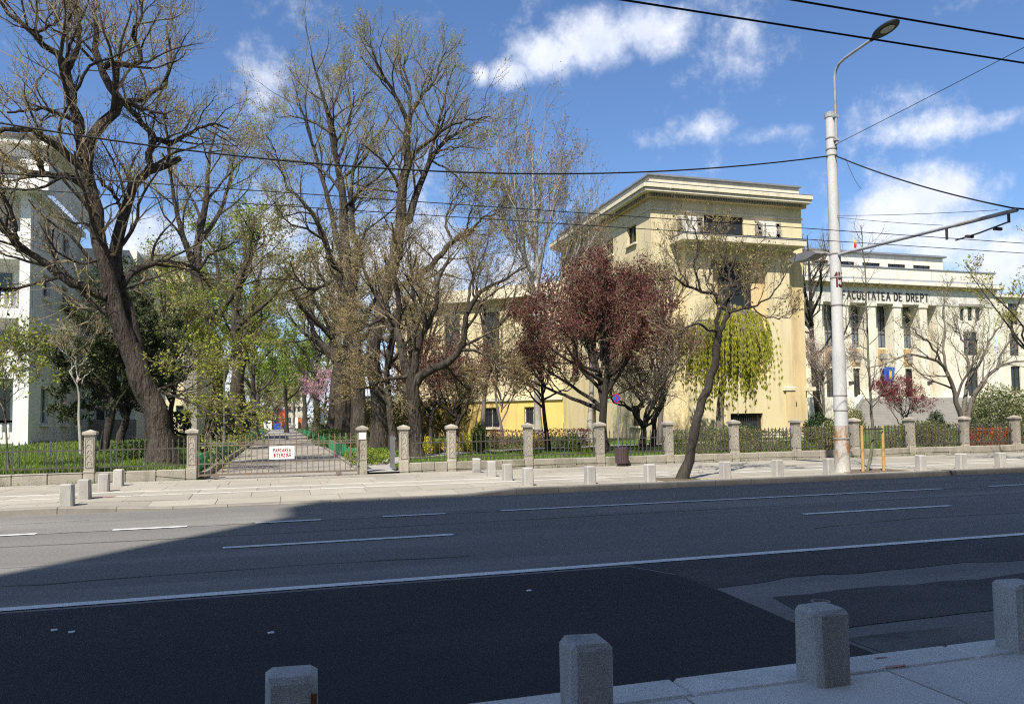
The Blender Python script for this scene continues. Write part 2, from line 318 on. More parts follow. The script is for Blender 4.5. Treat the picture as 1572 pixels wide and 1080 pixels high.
# stroke lettering: each glyph is a list of polylines in a 0..0.7 x 0..1 box
def _arc(cx, cy, rx, ry, a0, a1, n=7): return [(cx + rx * math.cos(rad(a0 + (a1 - a0) * i / n)), cy + ry * math.sin(rad(a0 + (a1 - a0) * i / n))) for i in range(n + 1)]
GLY = {'A': [[(0, 0), (.35, 1)], [(.35, 1), (.7, 0)], [(.13, .36), (.57, .36)]], 'C': [_arc(.37, .5, .36, .5, 50, 310, 10)],
       'D': [[(.08, 0), (.08, 1)], [(.08, 1)] + _arc(.28, .5, .42, .5, 90, -90, 8) + [(.08, 0)]], 'E': [[(.08, 0), (.08, 1)], [(.08, 1), (.62, 1)], [(.08, .52), (.5, .52)], [(.08, 0), (.64, 0)]],
       'F': [[(.08, 0), (.08, 1)], [(.08, 1), (.62, 1)], [(.08, .52), (.5, .52)]], 'I': [[(.35, 0), (.35, 1)]], 'L': [[(.08, 1), (.08, 0)], [(.08, 0), (.62, 0)]],
       'N': [[(.06, 0), (.06, 1)], [(.06, 1), (.64, 0)], [(.64, 0), (.64, 1)]], 'P': [[(.08, 0), (.08, 1)], [(.08, 1)] + _arc(.34, .75, .3, .25, 90, -90, 6) + [(.08, .5)]],
       'R': [[(.08, 0), (.08, 1)], [(.08, 1)] + _arc(.34, .75, .3, .25, 90, -90, 6) + [(.08, .5)], [(.34, .5), (.68, 0)]],
       'S': [_arc(.35, .74, .28, .26, 40, 250, 7) + _arc(.35, .25, .30, .25, 80, -140, 7)], 'T': [[(.35, 0), (.35, 1)], [(.0, 1), (.7, 1)]],
       'U': [[(.06, 1), (.06, .35)] + _arc(.35, .33, .29, .33, 180, 360, 8) + [(.64, 1)]], 'Z': [[(.04, 1), (.64, 1)], [(.64, 1), (.04, 0)], [(.04, 0), (.68, 0)]],
       'Ă': [[(0, 0), (.35, 1)], [(.35, 1), (.7, 0)], [(.13, .36), (.57, .36)], _arc(.35, 1.24, .17, .12, 200, 340, 5)],
       '1': [[(.12, .72), (.36, 1)], [(.36, 1), (.36, 0)]], '5': [[(.6, 1), (.16, 1)], [(.16, 1), (.12, .56)], _arc(.32, .32, .30, .32, 130, -140, 9)]}
def lettering(mb, text, size, wfun, thick=.16, gap=.26, serif=False, depth=.03):
    """adds raised strokes; wfun(u, v, d) maps along/up/out metres to a world point"""
    x = 0.0
    for ch in text:
        if ch == ' ': x += .55 * size; continue
        for pl in GLY[ch]:
            for (a, b) in zip(pl[:-1], pl[1:]):
                a, b = Vector((a[0], a[1], 0)), Vector((b[0], b[1], 0)); d = (b - a)
                if d.length < 1e-4: continue
                d.normalize(); n = Vector((-d.y, d.x, 0)); w = thick * ((.62 if abs(d.y) < .35 else 1.0) if serif else 1.0) / 2
                a2, b2 = a - d * w * .6, b + d * w * .6
                q = [a2 - n * w, b2 - n * w, b2 + n * w, a2 + n * w]
                vs = [wfun(x + p.x * size, p.y * size, 0) for p in q] + [wfun(x + p.x * size, p.y * size, depth) for p in q]
                mb.add(vs, [(4, 5, 6, 7), (0, 1, 5, 4), (1, 2, 6, 5), (2, 3, 7, 6), (3, 0, 4, 7)])
            if serif and len(pl) == 2 and abs(pl[0][0] - pl[1][0]) < .36:
                for p in pl:
                    if p[1] in (0, 1): 
                        q = [(p[0] - .13, p[1] - .035), (p[0] + .13, p[1] - .035), (p[0] + .13, p[1] + .035), (p[0] - .13, p[1] + .035)]
                        mb.add([wfun(x + c[0] * size, c[1] * size, depth * 1.1) for c in q], [(0, 1, 2, 3)])
        x += (.7 + gap) * size * (.55 if ch in 'I1' else 1)
    return x - gap * size

# ================================================================== the setting
KY, SY0, SY1, ST = 16.35, 16.62, 22.86, .12             # far kerb face, far pavement from/to, pavement height
rnd = random.Random(7)
def sstep(a, b, x): t = min(1, max(0, (x - a) / (b - a))); return t * t * (3 - 2 * t)
def drop(x): return sstep(-3.5, -2.5, x) * (1 - sstep(3.9, 5.0, x))        # 1 where the kerb is lowered in front of the gate

def park_h(x, y):                                        # height of the park's ground
    l = sstep(-2.2, -4.2, x) if x < -2.2 else 0
    return .15 + l * (.22 + .45 * sstep(24, 46, y)) + (.06 * sstep(3.4, 5, x) if x > 3.4 else 0) + .03 * math.sin(x * .9) * math.sin(y * .6) * (l or (1 if x > 4 else 0))

g = MB(); g.add([(-2500, -2500, -.06), (2500, -2500, -.06), (2500, 2500, -.06), (-2500, 2500, -.06)], [(0, 1, 2, 3)]); tag(g.build('ground', 'far_ground'), kind='structure')
xs = [-150, -80, -50, -35, -25] + [-20 + i * .8 for i in range(75)] + [45, 52, 60, 70, 85, 110, 150]; xs = sorted(xs + [-2.3, 2.5, 2.9, 2.98, 3.4])
ys = [22.95] + [23.4 + i * .8 for i in range(36)] + [54, 60, 68, 78, 90, 105, 125, 150, 180, 220, 300]
vs = [(x, y, park_h(x, y) - (.13 if -2.2 < x < 2.95 else 0)) for y in ys for x in xs]; nx = len(xs)
g = MB(); g.add(vs, [(j * nx + i, j * nx + i + 1, (j + 1) * nx + i + 1, (j + 1) * nx + i) for j in range(len(ys) - 1) for i in range(nx - 1)])
tag(g.build('lawn', 'lawn', smooth=True), kind='structure')
g = MB(); g.prism([(-2.03, 22.9), (2.34, 22.9), (2.66, 67.9), (2.66, 182), (-2.03, 182)], .02, .10); DRIVE = tag(g.build('driveway', 'drive'), kind='structure')
g = MB(); g.prism([(-40, 182), (40, 182), (40, 260), (-40, 260)], .02, .16); tag(g.build('yard', 'drive'), kind='structure')
g = MB(); g.prism([(2.5, 22.9), (3.42, 22.9), (3.5, 26), (4.6, 29.5), (7, 33), (12, 36), (22, 38), (30, 38.5), (30, 37.1), (22, 36.6), (12.6, 34.6), (7.8, 31.6), (5.6, 28.2), (4.4, 25.6)][:3] + [(3.6, 26)] , .05, .165)
g.v, g.f, g.m = [], [], []
pp = [(2.95, 22.9, .9), (3.05, 26, .9), (4.3, 29.3, 1.2), (7.4, 32.6, 1.3), (12.3, 35.4, 1.4), (22, 37.4, 1.4), (32, 38, 1.4)]
vs = []
for i, (x, y, w) in enumerate(pp):
    a = Vector(pp[max(i - 1, 0)][:2]); b = Vector(pp[min(i + 1, len(pp) - 1)][:2]); n = (b - a).normalized(); n = Vector((-n.y, n.x)) * w / 2
    vs += [(x + n.x, y + n.y, .26 if i > 1 else .17), (x - n.x, y - n.y, .26 if i > 1 else .17)]
g.add(vs, [(2 * i, 2 * i + 1, 2 * i + 3, 2 * i + 2) for i in range(len(pp) - 1)]); tag(g.build('path', 'path'), kind='structure')
for sx in (-1, 1):                                       # stone edges of the driveway
    e = link('driveway_kerb', None); tag(e, kind='structure')
    me = MB().box(-.07, .07, 0, 1.46, 0, .26 if sx < 0 else .16, .015).mesh('kerbstone', 'kerb_stone'); me2 = MB().box(-.07, .07, 0, 110, 0, .25 if sx < 0 else .15).mesh('kerb_run', 'kerb_stone')
    for i in range(30): put('kerbstone', me, (-2.1 if sx < 0 else 2.4 + .012 * i, 23.3 + i * 1.48, .03), e)
    put('kerb_run', me2, (-2.1 if sx < 0 else 2.72, 67.9, .03), e)

# road
g = MB(); g.add([(-160, 3.9, 0), (260, 3.9, 0), (260, KY + .2, 0), (-160, KY + .2, 0)], [(0, 1, 2, 3)]); ROAD = tag(g.build('road', 'asphalt_old'), kind='structure')
def sheet(name, poly, z, m, parent=ROAD): 
    g = MB(); g.add([(x, y, z) for x, y in poly], [tuple(range(len(poly)))]); return g.build(name, m, parent)
def ragged(x0, x1, y, amp, n, sd):
    r = random.Random(sd); return [(x0 + (x1 - x0) * i / n, y + (r.random() - .5) * amp) for i in range(n + 1)]
sheet('asphalt_patch', [(-160, 3.9)] + [(3.95, 3.9), (3.92, 5.2), (4.0, 6.5), (3.98, 7.3), (3.7, 7.9)] + [(-160, 7.95)], .004, 'asphalt_new')
sheet('asphalt_strip', [(4.02, 6.62)] + ragged(4.6, 20, 6.75, .18, 40, 1) + [(260, 6.8), (260, 8.0), (3.75, 7.96), (4.0, 7.4)], .004, 'asphalt_mid')
sheet('gutter_strip', [(4.0, 3.9), (260, 3.9), (260, 4.75)] + ragged(20, 4.0, 4.78, .12, 40, 2), .004, 'asphalt_dust')
sheet('trench_patch', [(4.05, 5.0)] + ragged(4.3, 20, 5.05, .1, 40, 5) + [(260, 5.1), (260, 6.1)] + ragged(20, 4.3, 6.1, .14, 40, 6), .005, 'asphalt_mid')
def mark(x0, x1, y, w, m='road_paint', z=.009):
    n = max(1, int((x1 - x0) / 1.2)); r = random.Random(int(x0 * 10 + y)); t = ragged(x0, x1, y - w / 2, .012, n, int(x0 + 50)); b = ragged(x0, x1, y + w / 2, .012, n, int(x0 + 90))
    return sheet('lane_marking', t + b[::-1], z, m)
mark(-160, 260, 8.07, .145)
for k in range(-12, 25): mark(-.73 + k * 9.1, 2.4 + k * 9.1, 11.0, .14)
mark(-160, 260, 13.5, .045, 'road_paint_worn', .008)
for a, b in [(-5.6, -4.6), (-4.62 + .0, -4.6)][:1] + [(-3.95 - .6, -3.58), (-2.52, -1.44), (-.39, .67), (1.7, 2.8)]: mark(a, b, 13.5, .13, z=.012)
mark(3.83, 13.9, 13.5, .13, z=.012)
for k in range(6): mark(15.2 + k * 3.2, 17.2 + k * 3.2, 13.5, .12, z=.012)
M('tar', (.022, .023, .026), (.016, .017, .019), 8, .6)
def seam(pts, w, sd):
    r_ = random.Random(sd); q = spl2(pts); a_, b_ = [], []
    for i, (x, y) in enumerate(q): k = w * r_.uniform(.5, 1.3) / 2; a_.append((x, y - k)); b_.append((x + k * .5, y + k))
    return sheet('tar_seam', a_ + b_[::-1], .0065, 'tar')
def spl2(pts): return [(a[0] + (b[0] - a[0]) * t / 6 + rnd.uniform(-.03, .03), a[1] + (b[1] - a[1]) * t / 6 + rnd.uniform(-.025, .025)) for a, b in zip(pts[:-1], pts[1:]) for t in range(6)] + [pts[-1]]
for k, p_ in enumerate([[(-14, 12.2), (-6, 12.25), (0, 12.15), (6, 12.22), (14, 12.2), (30, 12.2)], [(-9, 15.3), (-5.5, 14.9), (-3.2, 15.1)], [(7.5, 9.6), (9.6, 9.9), (12.4, 9.8), (15, 10.2)], [(10, 14.6), (13, 14.9), (17, 14.8), (22, 15.1)], [(-4, 9.4), (-2.4, 9.2), (.2, 9.35), (2.2, 9.2)]]): seam(p_, .022, k)
for (px, py) in ((1260, 925), (1540, 897)):
    c = gnd(px, py); e = empty('valve_cover', c, 'small round street valve cover in the asphalt ' + ('behind the third near bollard' if px == 1260 else 'at the right edge'), 'valve cover')
    MB().lathe((c.x, c.y, .006), [(.085, 0), (.085, .012), (.06, .012), (.06, .0)], 20).build('ring', 'kerb_stone', e, smooth=False)
    lid = MB().lathe((c.x, c.y, .006), [(.057, 0), (.057, .008)], 20)
    for k in (-.03, 0, .03): lid.box(c.x - .035, c.x + .035, c.y + k - .006, c.y + k + .006, .0135, .018)
    lid.build('lid', 'dark_metal', e)
for i, (px, py) in enumerate([(83, 968), (110, 971), (416, 972), (812, 907)]):
    c = gnd(px, py); MB().obox((c.x, c.y, .008), (.022, .006, 0), (-.004, .014, .002), (0, 0, .004)).build('paper_scrap', 'sign_white'); o = bpy.data.objects[-1] if False else COL.objects[-1]
    tag(o, ['tiny white paper scrap on dark asphalt, left of a pair', 'tiny white paper scrap on dark asphalt, right of a pair', 'tiny white scrap on dark asphalt above the leftmost near bollard', 'tiny white scrap on dark asphalt below the white line'][i], 'litter', 'scraps on the road')

M('mark_red', (.42, .16, .15), (.50, .30, .27), 14, .8)
# kerbs and pavements
kb = tag(MB().box(-160, -14, KY, SY0, -.05, ST + .01).box(-14, 40, KY + .03, SY0 - .01, -.05, .015).box(40, 260, KY, SY0, -.05, ST + .01).build('kerb', 'kerb_stone'), kind='structure')
for i in range(54):
    x0, x1 = -14 + i + .006, -13 + i - .006; h = [(ST + .012) * (1 - drop(x)) + .035 * drop(x) for x in (x0, x1)]; y0 = KY + rnd.uniform(-.006, .006); b = .018
    MB().add([(x0, y0, -.05), (x1, y0, -.05), (x1, SY0 - .006, -.05), (x0, SY0 - .006, -.05), (x0, y0, h[0] - b), (x1, y0, h[1] - b), (x0, y0 + b, h[0]), (x1, y0 + b, h[1]), (x1, SY0 - .006, h[1]), (x0, SY0 - .006, h[0])],
             [(3, 2, 1, 0), (0, 1, 5, 4), (4, 5, 7, 6), (6, 7, 8, 9), (2, 3, 9, 8), (0, 4, 6, 9, 3), (1, 2, 8, 7, 5)]).build('kerbstone', 'kerb_stone', kb)
def slabrow(parent, x0, x1, y0, y1, w, m, zf, seed, gap=.012):
    r = random.Random(seed); x = x0 + r.uniform(-.5, 0) * w
    while x < x1:
        xe = x + w * r.uniform(.96, 1.04); a, b, c, d = (x + gap / 2, y0 + gap / 2), (xe - gap / 2, y0 + gap / 2), (xe - gap / 2, y1 - gap / 2), (x + gap / 2, y1 - gap / 2); dz = r.uniform(-.003, .003)
        top = [(p[0], p[1], zf(*p) + dz) for p in (a, b, c, d)]
        MB().add([(p[0], p[1], p[2] - .05) for p in top] + top, [(4, 5, 6, 7), (0, 1, 5, 4), (1, 2, 6, 5), (2, 3, 7, 6), (3, 0, 4, 7)]).build('paving_slab', m, parent); x = xe
def zfar(x, y): return ST - drop(x) * (ST - .04) * (1 - sstep(SY0, SY0 + 1.9, y))
b = MB(); b.box(-160, -15, SY0, SY1 + .3, -.05, ST).box(39, 260, SY0, SY1 + .3, -.05, ST); b.mi = 1
b.add([(x, y, zfar(x, y) - .014) for y in (SY0, SY0 + .6, SY0 + 1.2, SY0 + 1.9, SY1 + .3) for x in (-15, -3.6, -3, -2.4, 3.8, 4.4, 5.1, 39)], [(j * 8 + i, j * 8 + i + 1, j * 8 + i + 9, j * 8 + i + 8) for j in range(4) for i in range(7)])
PAVE = tag(b.build('pavement', ['slab', 'joint']), kind='structure')
for k, (y0, y1, w, m) in enumerate([(SY0, 17.5, 1.25, 'slab'), (17.5, 18.42, 1.25, 'slab'), (18.42, 18.58, 1.0, 'slab_pale'), (18.58, 19.52, 1.25, 'slab'), (19.52, 19.68, 1.0, 'slab_pale'), (19.68, 20.75, 1.25, 'slab'), (20.75, 21.8, 1.25, 'slab'), (21.8, SY1, 1.25, 'slab')]):
    slabrow(PAVE, -15, 38.6, y0, y1, w, m, zfar, k)
for (x, y, w, d) in [(9.35, 17.15, .95, .9), (15.3, 17.3, 1.9, .9)]:
    tag(MB().box(x - w / 2, x + w / 2, y - d / 2, y + d / 2, .10, .136).build('tree_pit', 'earth'), kind='structure')
b = MB(); b.box(-160, -7, -7, 3.84, -.05, ST).box(14, 260, -7, 3.84, -.05, ST).box(-7, 14, -7, -3.4, -.05, ST); b.mi = 1; b.add([(-7, -3.4, .104), (14, -3.4, .104), (14, 3.84, .104), (-7, 3.84, .104)], [(0, 1, 2, 3)])
PAVE2 = tag(b.build('near_pavement', ['slab_near', 'joint']), kind='structure')
for k in range(6): slabrow(PAVE2, -6.8, 13.4, 3.84 - .86 * (k + 1), 3.84 - .86 * k, 1.32, 'slab_near', lambda x, y: ST, 30 + k, .016)
kn = tag(MB().box(-160, -7, 3.84, 4.13, -.05, ST).box(-7, 14, 3.86, 4.1, -.05, .09).box(14, 260, 3.84, 4.13, -.05, ST).build('near_kerb', 'slab_near'), kind='structure')
x = -7.0; r = random.Random(3)
while x < 13.9:
    w = r.choice([1.0, .72, 1.0, 1.2, .55]); MB().box(x + .006, min(x + w, 14) - .006, 3.85, 4.14 + r.uniform(-.006, .006), -.05, ST + .004, .02).build('kerbstone', 'slab_near', kn); x += w

for px, py, par, zz, k in ((1374, 1023, PAVE2, ST + .006, .04), (1352, 1010, kn, ST + .007, .025), (144, 763, PAVE, ST + .006, .22)):
    c = gnd(px, py, ST); sheet('paint_mark', [(c.x - k * 2, c.y - k * .3), (c.x + k * 1.6, c.y - k * .5), (c.x + k * 2, c.y + k * .2), (c.x - k * 1.4, c.y + k * .5)], zz, 'mark_red', par)

# ------------------------------------------------------------------ facade helpers
def facade(mb, O, U, N, W, H, ops, depth, back=None):
    """wall sheet with real openings and reveals; O lower-left corner, U along, N outward"""
    O, U, N = Vector(O), Vector(U), Vector(N); Z = Vector((0, 0, 1))
    us = sorted({0, W, *[o[0] for o in ops], *[o[1] for o in ops]}); vs_ = sorted({0, H, *[o[2] for o in ops], *[o[3] for o in ops]})
    for a, b in zip(us[:-1], us[1:]):
        for c, d in zip(vs_[:-1], vs_[1:]):
            if any(o[0] <= a + 1e-6 and b <= o[1] + 1e-6 and o[2] <= c + 1e-6 and d <= o[3] + 1e-6 for o in ops): continue
            mb.add([O + U * a + Z * c, O + U * b + Z * c, O + U * b + Z * d, O + U * a + Z * d], [(0, 1, 2, 3)])
    for (a, b, c, d) in ops:
        q = [O + U * a + Z * c, O + U * b + Z * c, O + U * b + Z * d, O + U * a + Z * d]; p = [v - N * depth for v in q]
        mb.add(q + p, [(0, 4, 5, 1), (1, 5, 6, 2), (2, 6, 7, 3), (3, 7, 4, 0)])
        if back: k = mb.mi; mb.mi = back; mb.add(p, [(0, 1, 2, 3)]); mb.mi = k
    return mb
def window(parent, O, U, N, op, inset, cols=(.5,), rows=(), fr=.09, fm='frame_dark', gm='glass', bars=False, sill=None):
    """frame (the part) with a pane per column as sub-parts"""
    O, U, N = Vector(O), Vector(U), Vector(N); Z = Vector((0, 0, 1)); a, b, c, d = op; w = b - a; h = d - c
    def bar(mb, u0, u1, v0, v1, t=.07, off=0): mb.obox(O + U * ((u0 + u1) / 2) + Z * ((v0 + v1) / 2) - N * (inset + off), U * ((u1 - u0) / 2), N * (t / 2), Z * ((v1 - v0) / 2))
    f = MB(); bar(f, a, a + fr, c, d); bar(f, b - fr, b, c, d); bar(f, a + fr, b - fr, c, c + fr); bar(f, a + fr, b - fr, d - fr, d)
    cu = [a + fr] + [a + w * k for k in cols] + [b - fr]
    for k in cols: bar(f, a + w * k - fr * .4, a + w * k + fr * .4, c + fr, d - fr, .06)
    for k in rows: bar(f, a + fr, b - fr, c + h * k - fr * .35, c + h * k + fr * .35, .05)
    F = f.build('window', fm, parent)
    for u0, u1 in zip(cu[:-1], cu[1:]):
        p = MB(); bar(p, u0, u1, c + fr * .5, d - fr * .5, .012, .03); p.build('pane', gm, F)
    if bars:
        gb = MB(); n = int(w / .16)
        for i in range(1, n): bar(gb, a + w * i / n - .012, a + w * i / n + .012, c, d, .024, -.1)
        for v in (.25, .75): bar(gb, a, b, c + h * v - .012, c + h * v + .012, .02, -.075)
        gb.build('window_grille', 'dark_metal', F)
    if sill:
        s = MB(); s.obox(O + U * ((a + b) / 2) + Z * (c - .06) + N * .05, U * (w / 2 + .12), N * .12, Z * .06); s.build('sill', sill, F)
    return F
EX, EY, EZ = Vector((1, 0, 0)), Vector((0, 1, 0)), Vector((0, 0, 1))

# ------------------------------------------------------------------ faculty wing with the tall corner block
TY, TX0, TX1, TH = 45.0, 23.25, 34.9, 16.3
W1 = empty('faculty_wing', (29, 45, .2), 'cream corner block of the faculty with deep cornice and three-pane attic window', 'building')
px = lambda x, y=500: at(x, y, TY).x
pz = lambda x, y: at(x, y, TY).z
o_top = (px(1085) - TX0, px(1146) - TX0, pz(1115, 363.5), pz(1115, 331.5))
o_base = (px(1108) - TX0, px(1157) - TX0, .75, 1.75)
BX0, BX1, BYF, BZ = px(1046), px(1203.5), TY - .75, 13.15   # projecting bay under the ledge
f = MB(); f.mi = 0
facade(f, (TX0, TY, 0), EX, -EY, TX1 - TX0, TH, [o_top], .35, 1)
sw = [(2.2, 3.6, 13.6, 14.9), (6.0, 7.4, 13.6, 14.9), (9.8, 11.2, 13.6, 14.9), (13.4, 14.8, 13.6, 14.9), (2.0, 3.8, 5.2, 11.2), (5.8, 7.6, 5.2, 11.2), (9.6, 11.4, 5.2, 11.2), (13.2, 15.0, 5.2, 11.2), (2.2, 3.6, 1.1, 2.5), (9.8, 11.2, 1.1, 2.5)]
sw2 = [(16.8 - b, 16.8 - a, c, d) for a, b, c, d in sw]
facade(f, (TX0, TY + 16.8, 0), -EY, -EX, 16.8, TH, sw2, .35, 1)
f.add([(TX1, TY, 0), (TX1, TY + 30, 0), (TX1, TY + 30, TH), (TX1, TY, TH)], [(0, 1, 2, 3)])
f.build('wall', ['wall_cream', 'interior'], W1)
for k, o in enumerate(sw2): window(W1, (TX0, TY + 16.8, 0), -EY, -EX, o, .22, (.5,), (.33, .66) if o[3] - o[2] > 3 else (), sill='wall_pale')
window(W1, (TX0, TY, 0), EX, -EY, o_top, .16, (.26, .76), (), .12)
z0 = pz(1080, 326); b = MB().box(TX0 - .05, TX1 + .05, TY - .06, TY + .1, z0 - .05, z0 + .05); b.box(TX0 - .06, TX0 + .08, TY + .1, TY + 16.8, z0 - .05, z0 + .05); b.build('string_course', 'wall_pale', W1)
# cornice: soffit slab, fascia, dentils, parapet and metal coping
c = MB().box(TX0 - .75, TX1 + .30, TY - .8, TY + 17.4, TH, TH + .22, .03); c.box(TX0 - .85, TX1 + .38, TY - .9, TY + 17.5, TH + .222, TH + .5, .05); c.build('cornice', 'wall_pale', W1)
dm = MB().box(-.07, .07, -.16, 0, 0, .2).mesh('dentil', 'stone_grey')
MB().box(TX0 - .28, TX1 + .22, TY - .30, TY - .004, TH - .24, TH - .003).box(TX0 - .28, TX0 - .004, TY, TY + 17, TH - .24, TH - .003).build('dentil_band', 'wall_tan', W1)
dj = MB()
for i in range(58): dj.box(TX0 - .1 + i * .2, TX0 - .1 + i * .2 + .11, TY - .42, TY - .302, TH - .2, TH - .006)
for i in range(80): dj.box(TX0 - .40, TX0 - .282, TY + .2 + i * .2, TY + .31 + i * .2, TH - .2, TH - .006)
tag(dj.build('dentils', 'stone_grey', W1), kind='stuff')
c = MB().box(TX0 + .02, TX1 - .05, TY + .1, TY + 17, TH + .5, TH + 1.28); c.build('parapet', 'wall_pale', W1)
c = MB().box(TX0 - .12, TX1 + .06, TY - .04, TY + 17.1, TH + 1.28, TH + 1.40); c.build('coping', 'roof_metal', W1)
c = MB().box(TX0 - .84, TX1 + .37, TY - .89, TY + 17.4, TH + .502, TH + .55); c.build('cornice_flashing', 'roof_metal', W1)
# projecting bay, ledge, tall recessed window, relief slabs
bw = BX1 - BX0; oi = (px(1087) - BX0, px(1170) - BX0, 4.3, pz(1130, 404)); ob = (px(1108) - BX0, px(1157) - BX0, .75, 1.85)
f = MB(); facade(f, (BX0, BYF, 0), EX, -EY, bw, BZ, [oi, ob], .7, 1)
f.add([(BX0, BYF, 0), (BX0, TY, 0), (BX0, TY, BZ), (BX0, BYF, BZ)], [(3, 2, 1, 0)]).add([(BX1, BYF, 0), (BX1, TY, 0), (BX1, TY, BZ), (BX1, BYF, BZ)], [(0, 1, 2, 3)]); f.build('bay', ['wall_cream', 'interior'], W1)
MB().box(BX0 + oi[0] + .002, BX0 + oi[1] - .002, BYF + .45, BYF + .68, 4.3, oi[3] - .003).build('recess_panel', 'wall_tan', W1)
window(W1, (BX0, BYF, 0), EX, -EY, (px(1099) - BX0, px(1149) - BX0, 4.4, oi[3] - .1), .40, (.22, .78), (.2, .4, .6, .8), .11)
window(W1, (BX0, BYF, 0), EX, -EY, ob, .3, (.5,), (), .07, bars=True, sill='wall_pale')
MB().box(BX0 - .03, BX1 + .03, BYF - .05, BYF - .003, oi[3] + .12, BZ - .35).build('frieze', 'wall_tan', W1)
MB().box(BX0 - .25, BX1 + .25, BYF - .3, TY - .003, BZ - .35, BZ - .15, .03).box(px(1030), px(1217), BYF - 1.05, TY - .003, BZ - .15, BZ + .22, .05).build('ledge', 'wall_pale', W1)
MB().box(px(1030) - .02, px(1217) + .02, BYF - 1.07, TY - .003, BZ + .222, BZ + .29).build('ledge_flashing', 'roof_metal', W1)
for xa, xb in ((1043, 1076), (1163, 1196)):
    x0, x1 = px(xa), px(xb); s = MB().box(x0 + .1, x1 - .1, TY - .28, TY - .003, 13.45, 14.95, .06).build('relief_slab', 'stone_white', W1)
    r = random.Random(xa); rl = MB()
    for k in range(26):
        u, v = r.uniform(0, 1), r.uniform(0, 1); side = x0 + (.05 + .5 * u if xa == 1043 or k % 2 else 0); X = x0 + (x1 - x0) * (.5 + (.5 if k % 2 else -.5) * (.75 + .35 * u)); Zc = 13.5 + 1.4 * v
        rl.obox((X, TY - .3, Zc), Vector((.11, 0, .06 * (u - .5))), (0, .07, 0), Vector((-.05 * (v - .5), 0, .09)))
    tag(rl.build('carving', 'relief', W1), kind='stuff')
    MB().box(x0 + .35, x0 + .42, TY - .31, TY - .285, 13.6, 14.8).box(x0 + .62, x0 + .69, TY - .31, TY - .285, 13.6, 14.8).build('carved_fluting', 'stone_grey', W1)
MB().box(BX1 + .003, TX1 - .25, TY - .22, TY - .003, 0, 12.9).build('pilaster', 'wall_tan', W1)
MB().box(BX1 - .8, BX1 + .2, BYF - .16, TY - .24, 3.35, 3.6, .03).build('moulding', 'wall_pale', W1); MB().box(TX1 - .3, TX1 + .55, TY - .3, TY + .4, 3.35, 3.6, .03).build('moulding', 'wall_pale', W1)
MB().box(BX1 - .6, BX1 + .12, BYF - .1, TY - .24, .2, 3.34).build('corner_base', 'wall_tan', W1)
MB().box(TX0 - .12, BX0 - .003, TY - .14, TY - .003, 0, .9, .03).box(BX0 - .1, BX1 - .62, BYF - .13, BYF - .003, 0, .7, .03).box(BX1 + .13, TX1 + .12, TY - .34, TY - .225, 0, .75, .03).build('plinth', 'wall_pale', W1)
# rear wing turned 45 degrees, yellow ground floor
A = Vector((TX0, TY + 16.8, 0)); Ud = Vector((-.72, .694, 0)).normalized(); Nd = Vector((-Ud.y, Ud.x, 0)); Nd = Nd if Nd.y < 0 else -Nd
L2 = 17.5; O2 = A + Ud * L2; Uo = -Ud; ops, gops = [], []
for k in range(4):
    u = L2 - 2.9 - k * 4.1; ops.append((u - .85, u + .85, 2.4, 8.0)); gops.append((u - .8, u + .8, .95, 2.75))
f = MB(); facade(f, O2 + EZ * 3.4, Uo, Nd, L2, 9.0, ops, .4, 1); f.add([O2 + EZ * 12.4, A + EZ * 12.4, A + EZ * 12.4 - Nd * 14, O2 + EZ * 12.4 - Nd * 14], [(0, 1, 2, 3)]); f.build('rear_wall', ['wall_cream', 'interior'], W1)
f = MB(); facade(f, O2 + Nd * .12, Uo, Nd, L2, 3.3, gops, .4, 1); f.build('ground_floor', ['wall_yellow', 'interior'], W1)
for o in ops: window(W1, O2 + EZ * 3.4, Uo, Nd, o, .25, (.5,), (.25, .5, .75), .08, 'frame_dark', 'glass', sill='wall_pale')
for o in gops: window(W1, O2 + Nd * .12, Uo, Nd, o, .2, (.5,), (), .08, 'frame_white', 'glass', bars=True, sill='wall_pale')
def runbox(mb, O, U, N, W, z0, z1, out): mb.obox(O + U * (W / 2) + EZ * ((z0 + z1) / 2) + N * (out / 2 - .2), U * (W / 2), N * (out / 2 + .2), EZ * ((z1 - z0) / 2)); return mb
runbox(MB(), O2, Uo, Nd, L2, 3.32, 3.55, .3).build('rear_string_course', 'wall_pale', W1)
runbox(MB(), O2, Uo, Nd, L2, 12.402, 12.75, .8).build('rear_cornice', 'wall_pale', W1); runbox(MB(), O2, Uo, Nd, L2, 11.9, 12.39, .25).build('rear_frieze', 'wall_tan', W1); runbox(MB(), O2, Uo, Nd, L2, 12.755, 13.6, .12).build('rear_parapet', 'wall_pale', W1)

# ------------------------------------------------------------------ faculty hall with the pillared front
HY = 68.0; hx = lambda x, y=540: at(x, y, HY).x; hz = lambda x, y: at(x, y, HY).z
HALL = empty('faculty_hall', (68, HY, .2), 'pale pillared faculty hall with dark serif lettering and long stone steps', 'building')
FZ = 3.55; zc = hz(1400, 447); zt = hz(1400, 467.5); X0, X1 = hx(1225), hx(1530)
pil = [(hx(1283) , hx(1301)), (hx(1322.5), hx(1340)), (hx(1362.5), hx(1375 + 4)), (hx(1402), hx(1418.5))]
cols_px = [(1254, 1264.5), (1294.5, 1306), (1335, 1347), (1375, 1386.5), (1414.5, 1426)]
win_px = [(1266, 1279), (1307.5, 1319.5), (1348, 1361.5), (1387.5, 1401), (1426.7, 1439.6)]
IY = HY + 1.5
f = MB(); ops = []
for a, b in win_px: ua, ub = at(a, 520, IY).x - X0, at(b, 520, IY).x - X0; ops += [(ua, ub, hz(1400, 532), zt - .05), (ua + .05, ub - .05, FZ + .02, hz(1400, 564))]
